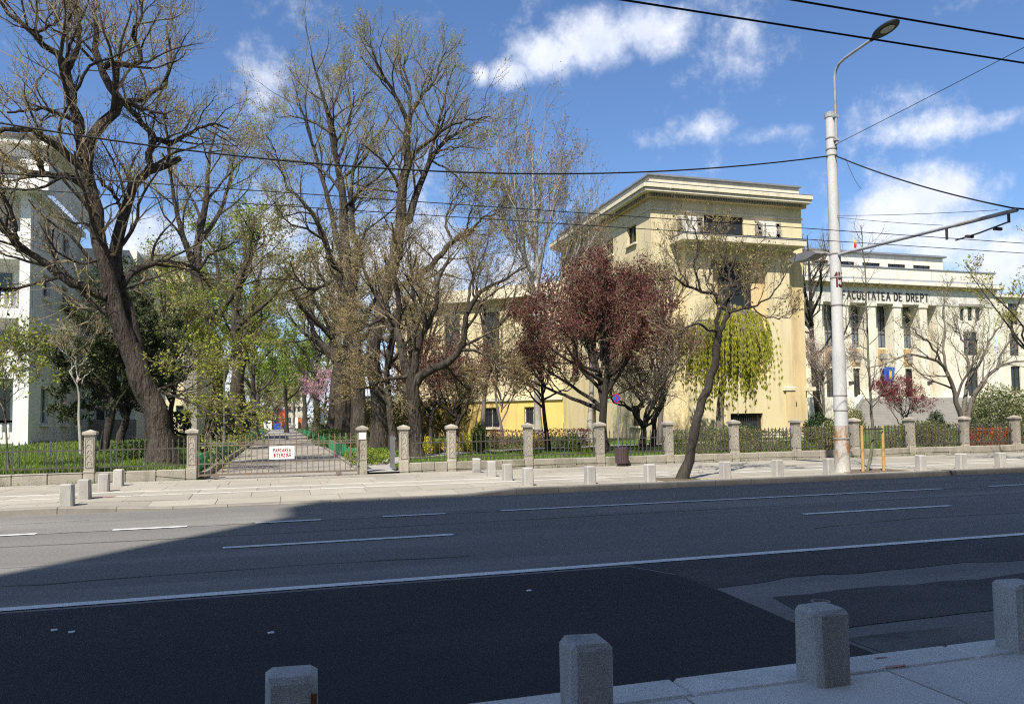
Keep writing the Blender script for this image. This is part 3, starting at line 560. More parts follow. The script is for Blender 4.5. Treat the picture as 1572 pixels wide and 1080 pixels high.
facade(f, (X0, IY, 0), EX, -EY, hx(1443) - X0, zt, ops, .35, 1); f.build('portico_wall', ['wall_hall', 'interior'], HALL)
for k, o in enumerate(ops):
    window(HALL, (X0, IY, 0), EX, -EY, o, .2, (.5,), (.33, .66) if k % 2 == 0 else (.7,), .09, 'frame_dark', 'glass_sky' if k % 2 == 0 else 'glass')
    if k % 2 == 0:
        xa, xb = X0 + o[0] - .1, X0 + o[1] + .1; MB().box(xa, xb, IY - .1, IY - .003, hz(1400, 560), hz(1400, 534)).build('spandrel', 'stain_tan', HALL)
        xm = (xa + xb) / 2; zs = hz(1400, 548); MB().prism([(xm - .55, IY - .32), (xm + .55, IY - .32), (xm + .55, IY - .103), (xm - .55, IY - .103)], zs - .1, zs + .5).prism([(xm - .32, IY - .28), (xm + .32, IY - .28), (xm + .32, IY - .103), (xm - .32, IY - .103)], zs - .55, zs - .1).build('shield', 'stone_grey', HALL)
for a, b in cols_px:
    xa, xb = hx(a), hx(b); p = MB().box(xa, xb, HY, IY - .003, FZ, zt - .32, .04).build('pillar', 'wall_hall', HALL)
    MB().box(xa - .1, xb + .1, HY - .1, IY - .003, zt - .318, zt - .003, .05).build('capital', 'wall_hall', p)
xe = hx(1441); ew = X1 - xe                               # closed end bay on the right
et = [(hx(a) - xe, hx(b) - xe, hz(1490, 492), hz(1490, 471)) for a, b in ((1476, 1483), (1488, 1496), (1500, 1508))]
e2 = [(hx(1480) - xe, hx(1502) - xe, hz(1490, 545), hz(1490, 509)), (hx(1484) - xe, hx(1501) - xe, FZ + .02, hz(1490, 563))]
f = MB(); facade(f, (xe, HY, 0), EX, -EY, ew, zt, et + e2, .4, 1); f.add([(xe, HY, 0), (xe, IY, 0), (xe, IY, zt), (xe, HY, zt)], [(3, 2, 1, 0)]).add([(X1, HY, 0), (X1, HY + 20, 0), (X1, HY + 20, zt), (X1, HY, zt)], [(0, 1, 2, 3)]); f.build('end_wall', ['wall_hall', 'interior'], HALL)
for o in et: window(HALL, (xe, HY, 0), EX, -EY, o, .22, (), (), .06)
for o in e2: window(HALL, (xe, HY, 0), EX, -EY, o, .22, (.5,), (.5,), .09)
MB().box(xe + et[0][0] - .2, xe + et[2][1] + .2, HY - .2, HY - .003, et[0][3] + .03, et[0][3] + .3).build('hood', 'stone_grey', HALL)
MB().box(X0, X1 + .02, HY - .06, HY + 20, zt, zc + .25).build('entablature', 'stone_white', HALL)
MB().box(X0, X1 + .2, HY - .22, HY + 20, zc + .252, zc + .55).build('bed_mould', 'wall_tan', HALL)
mod = MB().box(-.14, .14, -.30, 0, 0, .22).mesh('modillion', 'wall_tan')
for i in range(22): put('modillion', mod, (X1 - .3 - i * 1.15, HY - .222, zc + .34), HALL)
MB().box(X0, X1 + 1.0, HY - .72, HY + 21, zc + .57, zc + .95, .06).build('cornice', 'wall_hall', HALL)
MB().add([(X0, HY - .68, zc + .953), (X1 + .96, HY - .68, zc + .953), (X1 + .1, HY + .9, zc + 1.5), (X0, HY + .9, zc + 1.5)], [(0, 1, 2, 3)]).add([(X1 + .96, HY - .68, zc + .953), (X1 + .96, HY + 21, zc + .953), (X1 + .1, HY + 21, zc + 1.5), (X1 + .1, HY + .9, zc + 1.5)], [(0, 1, 2, 3)]).build('cornice_roof', 'roof_metal', HALL)
za = at(1500, 418, HY + 1).z; MB().box(X0, at(1527.5, 425, HY + 1).x, HY + 1, HY + 20, zc + .96, za - .08).build('attic', 'wall_hall', HALL); MB().box(X0, at(1528.2, 425, HY + 1).x + .06, HY + .92, HY + 20.1, za - .078, za + .05).build('coping', 'roof_metal', HALL)
PY = HY + 9; zp0, zp1 = za, at(1440, 396, PY).z; pX0, pX1 = at(1225, 400, PY).x, at(1447, 400, PY).x
pw = [(at(a, 408, PY).x - pX0, at(b, 408, PY).x - pX0, at(1380, 412, PY).z - zp0 + .0 + 1.2, at(1380, 405.5, PY).z - zp0 + 1.2) for a, b in ((1246, 1272), (1285, 1312), (1324, 1351), (1363, 1390), (1402, 1428))]
f = MB(); facade(f, (pX0, PY, zp0 - 1.2), EX, -EY, pX1 - pX0, zp1 - zp0 + 1.2, pw, .3, 1); f.add([(pX1, PY, zp0 - 1.2), (pX1, PY + 9, zp0 - 1.2), (pX1, PY + 9, zp1), (pX1, PY, zp1)], [(0, 1, 2, 3)]); f.build('penthouse_wall', ['wall_hall', 'interior'], HALL)
for o in pw: window(HALL, (pX0, PY, zp0 - 1.2), EX, -EY, o, .15, (.33, .66), (), .08)
MB().box(pX0 - .2, pX1 + .35, PY - .35, PY + 9.3, zp1, zp1 + .22).build('penthouse_roof', 'roof_metal', HALL)
# lettering
lt = MB(); LX0 = hx(1295); LW = hx(1427.5) - LX0; LZ = hz(1360, 460.5); S = hz(1360, 449.5) - LZ
probe = lettering(MB(), 'FACULTATEA DE DREPT', S, lambda u, v, d: (u, d, v), .22, .30, True); k = LW / probe
for ch_i, ch in enumerate('FACULTATEA DE DREPT'):
    if ch == ' ': continue
    off = sum((.55 * S if c == ' ' else (.7 + .30) * S) for c in 'FACULTATEA DE DREPT'[:ch_i]) * k
    lm = MB(); lettering(lm, ch, S, lambda u, v, d: (LX0 + off + u * k, HY - .065 - d, LZ + v), .22, .30, True, .05); lm.build('letter', 'dark_metal', HALL)
# steps between two cheek walls
sx0, sx1, n = hx(1320), hx(1504), 21; tread = .34
for i in range(n):
    z1 = FZ - (i + 1) * (FZ - .15) / n + (FZ - .15) / n; yf = HY - .4 - i * tread; MB().box(sx0 - .42 * i, sx1, yf - tread + .003, yf, 0, z1 - .155, .012).build('step', 'stone_grey', HALL)
MB().box(X0, X1 + .4, HY - .4, IY, 0, FZ - .003).build('podium', 'wall_hall', HALL)
L_ = n * tread
MB().prof([(0, 0), (L_ + .6, 0), (L_ + .6, 1.0), (0, FZ + .35)], ((sx1, HY - .4, 0), (0, -1, 0)), (0, 0, 1), (1.0, 0, 0)).build('cheek_wall', 'stone_white', HALL)
MB().prof([(0, 0), (L_ + .6, 0), (L_ + .6, .6), (0, FZ + .2)], ((sx0 - .75, HY - .4, 0), (-.42 / tread * .98, -1, 0)), (0, 0, 1), (.7, 0, 0)).build('cheek_wall', 'stone_white', HALL)
MB().box(hx(1501), hx(1514), HY - 2.6, HY - .42, 0, FZ + .05, .05).build('pedestal', 'stone_white', HALL)
for a, b in ((1301, 1308.5), (1342.5, 1350), (1421.5, 1428.5)): MB().box(hx(a), hx(b), HY - .09, HY - .003, hz(1350, 590), hz(1350, 585)).build('plaque', 'dark_metal', HALL)
# lower wing to the right
WR = empty('side_wing', (95, 76, .2), 'pale lower side wing right of the pillared hall, partly behind trees', 'building')
RY = 76.0; rx0 = at(1529, 500, RY).x; f = MB(); ro = []
for k in range(5):
    for (ya, yb) in ((600, 562), (546, 512), (498, 466)): u = at(1556 + 34 * k, 500, RY).x - rx0; ro.append((u - .8, u + .8, at(1556, ya, RY).z, at(1556, yb, RY).z))
zr = at(1550, 457, RY).z; facade(f, (rx0, RY, 0), EX, -EY, 18, zr, ro, .35, 1); f.build('wall', ['wall_hall', 'interior'], WR)
for o in ro: window(WR, (rx0, RY, 0), EX, -EY, o, .2, (.5,), (.5,), .09, 'frame_dark')
MB().box(rx0, rx0 + 18.4, RY - .5, RY + 10, zr, zr + .35).build('cornice', 'wall_hall', WR); MB().add([(rx0, RY - .5, zr + .353), (rx0 + 18.4, RY - .5, zr + .353), (rx0 + 18.4, RY + 5, zr + 1.6), (rx0, RY + 5, zr + 1.6)], [(0, 1, 2, 3)]).build('roof', 'roof_metal', WR)
# flags
fl = empty('flag', (hx(1352), HY - .5, 0), 'blue flag with a yellow centre hanging beside the hall door', 'flag'); zf0, zf1 = hz(1357, 592), hz(1357, 563); xa, xb = hx(1350.5), hx(1365.5)
MB().tube([(xa - .25, HY - .1, zf1 - 1.2), (xa - .05, HY - .75, zf1 + .6)], .03, 6).build('pole', 'frame_white', fl)
def cloth(x0, x1, z0, z1, y, sd):
    nu, nv = 10, 8; vs = [(x0 + (x1 - x0) * i / nu * (1 - .22 * (1 - j / nv)), y + .10 * math.sin(i * 1.5 + sd + j * .25), z0 + (z1 - z0) * j / nv - .06 * i / nu) for j in range(nv + 1) for i in range(nu + 1)]
    return MB().add(vs, [(j * (nu + 1) + i, j * (nu + 1) + i + 1, (j + 1) * (nu + 1) + i + 1, (j + 1) * (nu + 1) + i) for j in range(nv) for i in range(nu)])
cl = cloth(xa, xb, zf0, zf1, HY - .6, 1); cl.build('cloth', 'blue_paint', fl, True); M('flag_yellow', (.80, .55, .05), (.7, .45, .04), 3, .8)
MB().lathe((0, 0, 0), [(.16, -.3), (.26, 0), (.16, .3)], 10).mesh('x', 'flag_yellow'); e = MB().obox((xa + .62, HY - .74, (zf0 + zf1) / 2 + .1), (.16, .02, 0), (0, .02, 0), (.05, 0, .45)).build('emblem', 'flag_yellow', fl)
rf = empty('roof_flag', at(1310.5, 396, PY), 'small red and yellow flag on a pole above the hall roof', 'flag'); q = at(1311, 396, PY)
MB().tube([q, q + Vector((0, 0, 2.6))], .04, 6).build('pole', 'frame_white', rf)
for z, m in ((1.3, 'sign_red'), (1.85, 'flag_yellow')): cloth(q.x + .03, q.x + .42, q.z + z, q.z + z + .5, q.y, z).build('cloth', m, rf, True)

# ------------------------------------------------------------------ white apartment building on the left
AY = 42.0; ax = lambda x, y=500: at(x, y, AY).x; az_ = lambda y: at(35, y, AY).z
AP = empty('apartment_building', (-14, AY, .6), 'white apartment building with columns and open balconies at left edge', 'building')
xR = ax(48, 400); cL, cR = ax(31.5, 400), ax(47.5, 400); lv = [az_(y) for y in (680, 567, 475, 385, 297)]; xL = -27.0
fw = MB(); ops = []
for z0, z1 in zip(lv[:-1], lv[1:]):
    for k in range(3): u1 = cL - .1 - xL - k * 5.0; ops.append((u1 - 4.2, u1 - .02, z0 + .35, z1 - .45))
facade(fw, (xL, AY + 1.6, 0), EX, -EY, xR - .4 - xL, lv[-1], [(a + .3, b - .6, c + .5, d - .25) for a, b, c, d in ops], .25, 1)
bo = [(1.6, 2.9, z0 + .9, z1 - .7) for z0, z1 in zip(lv[:-1], lv[1:])] + [(5.2, 6.5, z0 + .9, z1 - .7) for z0, z1 in zip(lv[:-1], lv[1:])]
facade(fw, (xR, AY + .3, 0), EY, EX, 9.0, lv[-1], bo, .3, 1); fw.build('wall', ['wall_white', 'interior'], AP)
for o in [(a + .3, b - .6, c + .5, d - .25) for a, b, c, d in ops]: window(AP, (xL, AY + 1.6, 0), EX, -EY, o, .12, (.33, .66), (), .1, 'frame_white', 'glass')
for o in bo: window(AP, (xR, AY + .3, 0), EY, EX, o, .15, (.5,), (), .08, 'frame_white', 'glass', sill='wall_white')
for z in lv[1:4]: MB().box(xL, xR + .06, AY - .02, AY + 1.597, z - .42, z + .05).build('balcony_slab', 'wall_white', AP)
for k in range(3):
    xa = cL - k * 5.0; c = MB().box(xa, xa + (cR - cL), AY - .12, AY + .42, lv[1] + .2, lv[4] - .003).build('column', 'wall_white', AP)
    MB().box(xa - .16, xa + cR - cL + .05, AY - .2, AY + .45, 0, lv[1] + .05).build('pedestal', 'wall_white', c); MB().box(xa - .3, xa + cR - cL + .1, AY - .3, AY + .48, lv[1] + .052, lv[1] + .2).build('base_mould', 'wall_white', c)
bal = MB().lathe((0, 0, 0), [(.05, 0), (.085, .12), (.05, .4), (.07, .62), (.05, .8)], 8).mesh('baluster', 'wall_white'); 
for z in (lv[2], lv[0] + .1):
    for k in range(2):
        xa, xb = cL - 5 * (k + 1) + (cR - cL), cL; r_ = MB().box(xa + .003, xb - .003, AY + .02, AY + .24, z + .90, z + 1.0).build('balcony_rail', 'wall_white', AP)
        for i in range(16): put('baluster', bal, (xa + .15 + i * (xb - xa - .3) / 15, AY + .13, z + .08), r_)
for z in (lv[1], lv[3]): MB().box(xL, cL - .003, AY + .05, AY + .2, z + .06, z + .95).build('parapet', 'wall_white', AP)
zt_ = lv[4]; MB().box(xL, ax(62, 300), AY - .9, AY + 9.2, zt_, zt_ + .28).build('canopy', 'wall_white', AP)
p0 = ax(84, 280); f = MB(); po = [(1.5 + 3.1 * k, 4.2 + 3.1 * k, .45, 1.75) for k in range(4)]; po[-1] = (po[-1][0], p0 - xL - 1.6, .45, 1.75)
facade(f, (xL, AY + .3, zt_ + .283), EX, -EY, p0 - .35 - xL, 2.15, po, .3, 1); f.add([(p0 - .35, AY + .3, zt_ + .28), (p0 - .35, AY + 9, zt_ + .28), (p0 - .35, AY + 9, zt_ + 2.43), (p0 - .35, AY + .3, zt_ + 2.43)], [(0, 1, 2, 3)]); f.build('penthouse_wall', ['wall_white', 'interior'], AP)
for o in po: window(AP, (xL, AY + .3, zt_ + .283), EX, -EY, o, .12, (.5,), (), .08, 'frame_white', 'glass_sky')
MB().box(xL, p0 + .05, AY - .1, AY + 9.2, zt_ + 2.435, zt_ + 2.7).build('eaves', 'wall_white', AP); MB().box(xL, p0 + .12, AY - .17, AY + 9.3, zt_ + 2.702, zt_ + 2.9).build('roof', 'dark_metal', AP)
bx1 = -8.4; f = MB(); b2 = [(.9, 2.0, z0 + .9, z1 - .7) for z0, z1 in zip(lv[:-1], lv[1:])]; facade(f, (xR, AY + 9.3, 0), EX, -EY, bx1 - xR, lv[-1] - .6, b2, .3, 1); f.add([(bx1, AY + 9.3, 0), (bx1, AY + 22, 0), (bx1, AY + 22, lv[-1] - .6), (bx1, AY + 9.3, lv[-1] - .6)], [(0, 1, 2, 3)]); f.build('rear_block', ['wall_white', 'interior'], AP)
for o in b2: window(AP, (xR, AY + 9.3, 0), EX, -EY, o, .15, (.5,), (), .08, 'frame_white', 'glass')
MB().box(xR + .6, bx1 + .05, AY + 9.2, AY + 9.297, 0, 2.0).build('plinth', 'stone_grey', AP)
acu = MB().box(xR + .003, xR + .38, AY + 2.3, AY + 3.1, lv[2] - .95, lv[2] - .35, .02).build('air_conditioner', 'sign_white', AP); MB().lathe((0, 0, 0), [(.22, 0), (.22, .01)], 14).mesh('q', 'dark_metal')

# ------------------------------------------------------------------ other buildings around
def block(name, label, x0, x1, y0, y1, h, m, roofm, nw, nf, z0=.3, wm='glass', first=1.2, ww=1.3, wh=1.6, roof=.4):
    e = empty(name, ((x0 + x1) / 2, y0, z0), label, 'building'); W = x1 - x0; ops = []
    for i in range(nw):
        for j in range(nf): u = W * (i + .5) / nw; v = first + j * (h - first) / nf; ops.append((u - ww / 2, u + ww / 2, v, v + wh))
    f = MB(); facade(f, (x0, y0, z0), EX, -EY, W, h, ops, .3, 1); f.add([(x1, y0, z0), (x1, y1, z0), (x1, y1, z0 + h), (x1, y0, z0 + h)], [(0, 1, 2, 3)]).add([(x0, y0, z0), (x0, y1, z0), (x0, y1, z0 + h), (x0, y0, z0 + h)], [(3, 2, 1, 0)]).add([(x0, y1, z0), (x1, y1, z0), (x1, y1, z0 + h), (x0, y1, z0 + h)], [(3, 2, 1, 0)]); f.build('wall', [m, 'interior'], e)
    for o in ops: window(e, (x0, y0, z0), EX, -EY, o, .18, (.5,), (), .07, 'frame_white', wm)
    MB().box(x0 - .4, x1 + .4, y0 - .4, y1 + .4, z0 + h + .003, z0 + h + roof).build('roof', roofm, e); return e
CB = block('courtyard_building', 'cream building seen behind the big left tree trunk', at(150, 600, 72).x, at(301, 600, 72).x, 72, 90, 15.5, 'wall_cream', 'roof_metal', 4, 4, first=1.4)
x0 = at(283, 600, 72).x; MB().box(x0, at(301, 600, 72).x + .1, 71.6, 71.997, .3, 15.7).build('pilaster', 'stone_grey', CB)
block('distant_block', 'grey-brown distant block above the orange-roofed kiosk', at(409, 600, 240).x, at(430, 600, 240).x, 240, 252, at(420, 586, 240).z - .3, 'grey_block', 'grey_block', 2, 3, ww=.9)
block('pale_distant_block', 'pale distant block right of the driveway end', at(441, 620, 225).x, at(470, 620, 225).x, 225, 240, at(450, 600, 225).z, 'wall_beige', 'roof_metal', 4, 3, ww=.9)
for i, (xa_, xb_, h_, lb_) in enumerate(((-95, -50, 11, 'long grey distant building far behind the white apartments'), (-48, -12, 9, 'low grey distant building behind the left avenue'), (20, 52, 10, 'pale distant building behind the right avenue trunks'), (56, 100, 12, 'pale distant building behind the faculty wing'))): block('far_building', lb_, xa_, xb_, 262, 275, h_, 'wall_beige' if i % 2 else 'grey_block', 'roof_metal', 9, 3, z0=.1, ww=1.6)
block('neighbour_building', 'plain beige building beyond the right edge of the view', 118, 165, 74, 92, 17, 'wall_beige', 'roof_metal', 11, 4, z0=.1, ww=1.5, wh=2.0)
kz = .16; KYY = 190.0; kx = lambda x: at(x, 640, KYY).x
KS = empty('kiosk', (kx(425), KYY, kz), 'small grey kiosk with two orange gable roofs at driveway end', 'kiosk')
for i, (a, b) in enumerate(((404, 423.5), (424, 443))):
    xa, xb = kx(a), kx(b); zw = at(420, 627, KYY).z; zg = at(420, 613 if i == 0 else 616, KYY).z; xm = (xa + xb) / 2
    MB().box(xa, xb, KYY, KYY + 6, kz, zw).build('wall', 'grey_block', KS)
    MB().prof([(0, 0), (xb - xa, 0), (xm - xa, zg - zw - .1)], ((xa, KYY + .003, zw), (1, 0, 0)), (0, 0, 1), (0, 5.9, 0)).build('gable', 'wall_beige', KS)
    for s, (c, d) in ((0, (xa - .5, xm)), (1, (xb + .5, xm))):
        MB().add([(c, KYY - .7, zw - .35), (d, KYY - .7, zg), (d, KYY + 6.4, zg), (c, KYY + 6.4, zw - .35), (c, KYY - .7, zw - .2), (d, KYY - .7, zg + .15), (d, KYY + 6.4, zg + .15), (c, KYY + 6.4, zw - .2)], [(0, 1, 2, 3), (7, 6, 5, 4), (0, 4, 5, 1), (2, 6, 7, 3), (1, 5, 6, 2), (0, 3, 7, 4)]).build('roof', 'roof_orange', KS)
    d0 = MB().box(xm - .9, xm + .9, KYY - .08, KYY - .003, kz + .8, zw - .5).build('door', 'roof_orange', KS); MB().box(xm + .6, xm + .72, KYY - .14, KYY - .083, kz + 1.9, kz + 2.0).build('handle', 'dark_metal', d0)
# the tall office building behind the viewer, whose shadow lies over the road
OB = empty('office_building', (20, -7, 0), 'tall office building standing behind the viewer along the near pavement', 'building')
OX0, OX1, OY, OH = -15.6, 130.0, -7.0, (16.42 + 7.0) / math.cos(SUN_AZ) * math.tan(SUN_EL) + .12
f = MB(); f.box(OX0, OX1, OY - 18, OY - .5, 0, OH - .6); f.build('core', 'interior', OB)
b = MB()
for k in range(9): z = k * OH / 9; b.box(OX0, OX1, OY - .498, OY, z + (.003 if k else 0), z + 1.25)
b.box(OX0 - 1.1, OX1, OY - 18, OY, OH - 1.3, OH); b.build('floor_bands', 'office', OB)
pm = MB().box(-.3, .3, -.45, 0, 1.253, OH / 9).mesh('pier', 'office')
for k in range(9):
    for i in range(26 if k < 8 else 0): put('pier', pm, (OX0 + .3 + i * 5.4, OY - .02, k * OH / 9), OB)

# ================================================================== trees and plants
def nrm(a): return a / np.maximum(np.linalg.norm(a, axis=-1, keepdims=True), 1e-9)
def spline(pts, S):
    """Catmull-Rom through the points, S samples evenly spread over the length"""
    p = np.array(pts, float); p = np.vstack([2 * p[0] - p[1], p, 2 * p[-1] - p[-2]]); out = []
    for i in range(1, len(p) - 2):
        for t in np.linspace(0, 1, 12, endpoint=False):
            a, b, c, d = p[i - 1], p[i], p[i + 1], p[i + 2]
            out.append(.5 * (2 * b + (c - a) * t + (2 * a - 5 * b + 4 * c - d) * t * t + (3 * b - a - 3 * c + d) * t ** 3))
    out.append(p[-2]); out = np.array(out); s = np.concatenate([[0], np.cumsum(np.linalg.norm(np.diff(out, axis=0), axis=1))])
    return np.stack([np.interp(np.linspace(0, s[-1], S), s, out[:, k]) for k in range(3)], 1)
def tubes(P, R, sides):
    n, S, _ = P.shape; T = nrm(np.gradient(P, axis=1)); mean = nrm(T.mean(1))
    ref = np.where(np.abs(mean[:, 2:3]) < .7, np.array([[0, 0, 1.]]), np.array([[1., .3, 0]])); u = nrm(np.cross(T, ref[:, None, :])); w = np.cross(T, u)
    a = np.arange(sides) * 2 * np.pi / sides
    V = P[:, :, None, :] + R[:, :, None, None] * (u[:, :, None, :] * np.cos(a)[None, None, :, None] + w[:, :, None, :] * np.sin(a)[None, None, :, None])
    idx = np.arange(n * S * sides).reshape(n, S, sides); j = np.roll(idx, -1, axis=2)
    F = np.stack([idx[:, :-1], j[:, :-1], j[:, 1:], idx[:, 1:]], -1).reshape(-1, 4)
    return V.reshape(-1, 3), F
def grow(rg, P, R, n, t0, t1, ln, ang, S, wig, up, rr, lmin=.15, rmin=.004, taper=.3, out=None, flat=0.0, cap=.035):
    """n children on each branch of (P,R), spread over t0..t1; returns their points and radii"""
    m, K, _ = P.shape; par = np.repeat(np.arange(m), n); N = len(par)
    t = (np.tile(np.arange(n), m) + rg.random(N)) / n * (t1 - t0) + t0
    x = t * (K - 1); i = np.minimum(x.astype(int), K - 2); f = (x - i)[:, None]
    pos = P[par, i] * (1 - f) + P[par, i + 1] * f; tan = nrm(P[par, i + 1] - P[par, i]); rp = R[par, i] * (1 - f[:, 0]) + R[par, i + 1] * f[:, 0]
    L0 = np.linalg.norm(np.diff(P, axis=1), axis=2).sum(1)[par]
    per = nrm(np.cross(tan, nrm(rg.normal(size=(N, 3))))); per[:, 2] = per[:, 2] * (1 - flat) + .25 * (1 - flat); per = nrm(per - tan * (per * tan).sum(1, keepdims=True))
    a = np.radians(rg.uniform(ang[0], ang[1], N))[:, None]; d = nrm(np.cos(a) * tan + np.sin(a) * per)
    if out is not None: d = nrm(d + .35 * nrm(pos - out))
    L = (ln if not callable(ln) else ln(t, L0)); L = np.maximum(L * rg.uniform(.6, 1.25, N), lmin) if not callable(ln) else np.maximum(L * rg.uniform(.65, 1.2, N), lmin)
    Q = np.empty((N, S, 3)); Q[:, 0] = pos
    for k in range(1, S):
        d = nrm(d + wig * rg.normal(size=(N, 3)) + np.array([0, 0, up])); Q[:, k] = Q[:, k - 1] + d * (L / (S - 1))[:, None]
    r0 = np.maximum(np.minimum(rp * rr, L * cap + .004), rmin); RR = r0[:, None] * np.linspace(1, taper, S)[None]
    return Q, np.maximum(RR, rmin * .7)
def leaves(rg, C, size, n=None, sp=.05, up=0.0, long=1.0, droop=False):
    """leaf-shaped kites round the points C"""
    if n is not None: C = C[rg.integers(0, len(C), n)]
    N = len(C); C = C + rg.normal(size=(N, 3)) * sp; nn = nrm(rg.normal(size=(N, 3)) + np.array([0, 0, up])); a = nrm(np.cross(nn, rg.normal(size=(N, 3)))); 
    if droop: a = nrm(a * .35 + np.array([0, 0, -1.])); nn = nrm(np.cross(a, rg.normal(size=(N, 3))))
    b = np.cross(nn, a); s = size * rg.uniform(.6, 1.35, N)[:, None]
    V = np.stack([C - a * s * long, C + b * s * .55 - a * s * .1 * long + nn * s * .12, C + a * s * long, C - b * s * .55 - a * s * .1 * long + nn * s * .12], 1).reshape(-1, 3)
    return V, np.arange(N * 4).reshape(N, 4)
class Tree:
    def __init__(s, name, base, label, seed, cat='tree', group=None):
        s.rg = np.random.default_rng(seed); s.base = Vector(base); s.root = empty(name, base, label, cat, group); s.limbs, s.tw, s.lv, s.wood = [], [], [], []
    def limb(s, pts, r0, r1, S=14, jit=.0):
        P = spline(pts, S); P[1:] += s.rg.normal(size=(S - 1, 3)) * jit
        s.limbs.append((P, np.linspace(r0, r1, S))); return P
    def px(s, pts, r0, r1, dy=0.0, dy1=None, S=14, jit=.03):
        """limb traced through photograph pixels at the tree's depth, moving dy..dy1 metres in depth"""
        dy1 = dy if dy1 is None else dy1; n = len(pts)
        return s.limb([at(x, y, s.base.y + dy + (dy1 - dy) * i / max(1, n - 1)) for i, (x, y) in enumerate(pts)], r0, r1, S, jit)
    def arr(s, skip=0):
        K = 14; f = lambda a: np.stack([np.interp(np.linspace(0, 1, K), np.linspace(0, 1, len(a)), c) for c in np.atleast_2d(a.T)], -1).squeeze()
        return np.stack([f(p) for p, r in s.limbs[skip:]]), np.stack([f(r) for p, r in s.limbs[skip:]])
    def finish(s, bark, twig, leafmat=None, sides=9, extra=None):
        off = np.array(s.base); parts = []
        for P, R in s.limbs: V, F = tubes(P[None], R[None], sides); parts.append((V, F, 0, True))
        for P, R, sd in s.wood: V, F = tubes(P, R, sd); parts.append((V, F, 0, True))
        link('trunk', np_mesh('trunk', parts, [bark], off), s.root)
        cp, mats = [], [twig]
        for P, R, sd in s.tw: V, F = tubes(P, R, sd); cp.append((V, F, 0, False))
        for V, F, m in s.lv:
            if m not in mats: mats.append(m)
            cp.append((V, F, mats.index(m), False))
        if cp: link('crown', np_mesh('crown', cp, mats, off), s.root)
        return s.root
def flare(P, R, k=1.5, n=3):
    R = R.copy(); R[:n] *= np.linspace(k, 1.05, n); return P, R
def linden(name, base, label, seed, limbs, cfg, bark='bark', twig='twig', leaf=None, nl=0, ls=.05, trunk_first=1, group=None):
    """old tree: traced or generated limbs, then three orders of crooked branches, twigs and opening leaves"""
    t = Tree(name, base, label, seed, group=group)
    for l in limbs: t.px(*l) if not isinstance(l, dict) else t.limb(**l)
    t.limbs[0] = flare(*t.limbs[0]); rg = t.rg; P, R = t.arr(trunk_first); c = Vector(base); cen = np.array(P.reshape(-1, 3).mean(0)); cen[2] -= 2
    k = cfg.get('k', 1.0); n2, n3, n4 = cfg.get('n', (8, 6, 5))
    P2, R2 = grow(rg, P, R, n2, cfg.get('t0', .2), 1.0, lambda t_, L: k * (cfg.get('l2', .55) * L ** .7 * (1.15 - .5 * t_)), (28, 70), 9, cfg.get('wig', .17), cfg.get('up', .05), cfg.get('rr', .5), .5, .010, out=cen, cap=cfg.get('cap', .020))
    P3, R3 = grow(rg, P2, R2, n3, .15, 1.0, lambda t_, L: .60 * L * (1.15 - .5 * t_), (25, 65), 6, .2, cfg.get('up', .05), .55, .3, .007, out=cen, cap=.016)
    t.wood += [(P2, R2, 5)]; t.tw += [(P3, R3, 3)]
    P4, R4 = grow(rg, P3, R3, n4, .1, 1.0, lambda t_, L: .55 * L * (1.1 - .4 * t_) + .14, (22, 60), 4, .22, cfg.get('up4', .08), .6, .22, cfg.get('rt', .006), out=cen)
    t.tw += [(P4, R4, 3)]
    if leaf and nl:
        C = np.concatenate([P4[:, 1:].reshape(-1, 3), P3[:, 3:].reshape(-1, 3)])
        mats = leaf if isinstance(leaf, list) else [(leaf, 1.0)]
        for m, fr in mats: V, F = leaves(rg, C, ls, int(nl * fr), cfg.get('sp', .07)); t.lv.append((V, F, m))
    for lo, n, m, s_ in cfg.get('low', []):                 # extra leaves on branches below a height
        C = P4[:, 1:].reshape(-1, 3); C = C[C[:, 2] < lo]
        if len(C): V, F = leaves(rg, C, s_, n, .1, .4); t.lv.append((V, F, m))
    return t.finish(bark, twig)
def auto_limbs(base, h, r, fork, n, spread, seed, lean=(0, 0), wig=.35, top=.9, elev=(35, 75)):
    """trunk and main limbs of a free-standing tree, as limb() arguments"""
    rg = np.random.default_rng(seed); b = np.array(base); f = b + np.array([lean[0], lean[1], fork]); out = []
    tp = b + np.array([lean[0] * 1.6, lean[1] * 1.6, h * top])
    out.append(dict(pts=[b - np.array([0, 0, .1]), b + (f - b) * .5 + rg.normal(size=3) * .12 * wig, f, f + (tp - f) * .35 + rg.normal(size=3) * wig * .6, f + (tp - f) * .7 + rg.normal(size=3) * wig * .9, tp], r0=r, r1=r * .12, S=18))
    for i in range(n):
        q = rg.uniform(0, .62); st = f + (tp - f) * q; a = 2 * np.pi * (i + rg.uniform(-.3, .3)) / n * 1.618 * 1.0; e = np.radians(rg.uniform(*elev)); L = spread * rg.uniform(.75, 1.2) * (1.15 - .55 * q)
        d = np.array([np.cos(a) * np.cos(e), np.sin(a) * np.cos(e), np.sin(e)]); m1 = st + d * L * .4 + rg.normal(size=3) * wig * .3; m2 = st + d * L * .75 + rg.normal(size=3) * wig * .5 + np.array([0, 0, .06 * L]); en = st + d * L + rg.normal(size=3) * wig * .5 + np.array([0, 0, .12 * L])
        out.append(dict(pts=[st, m1, m2, en], r0=r * .5 * (1 - .55 * q), r1=r * .07, S=14, jit=.02))
    return out

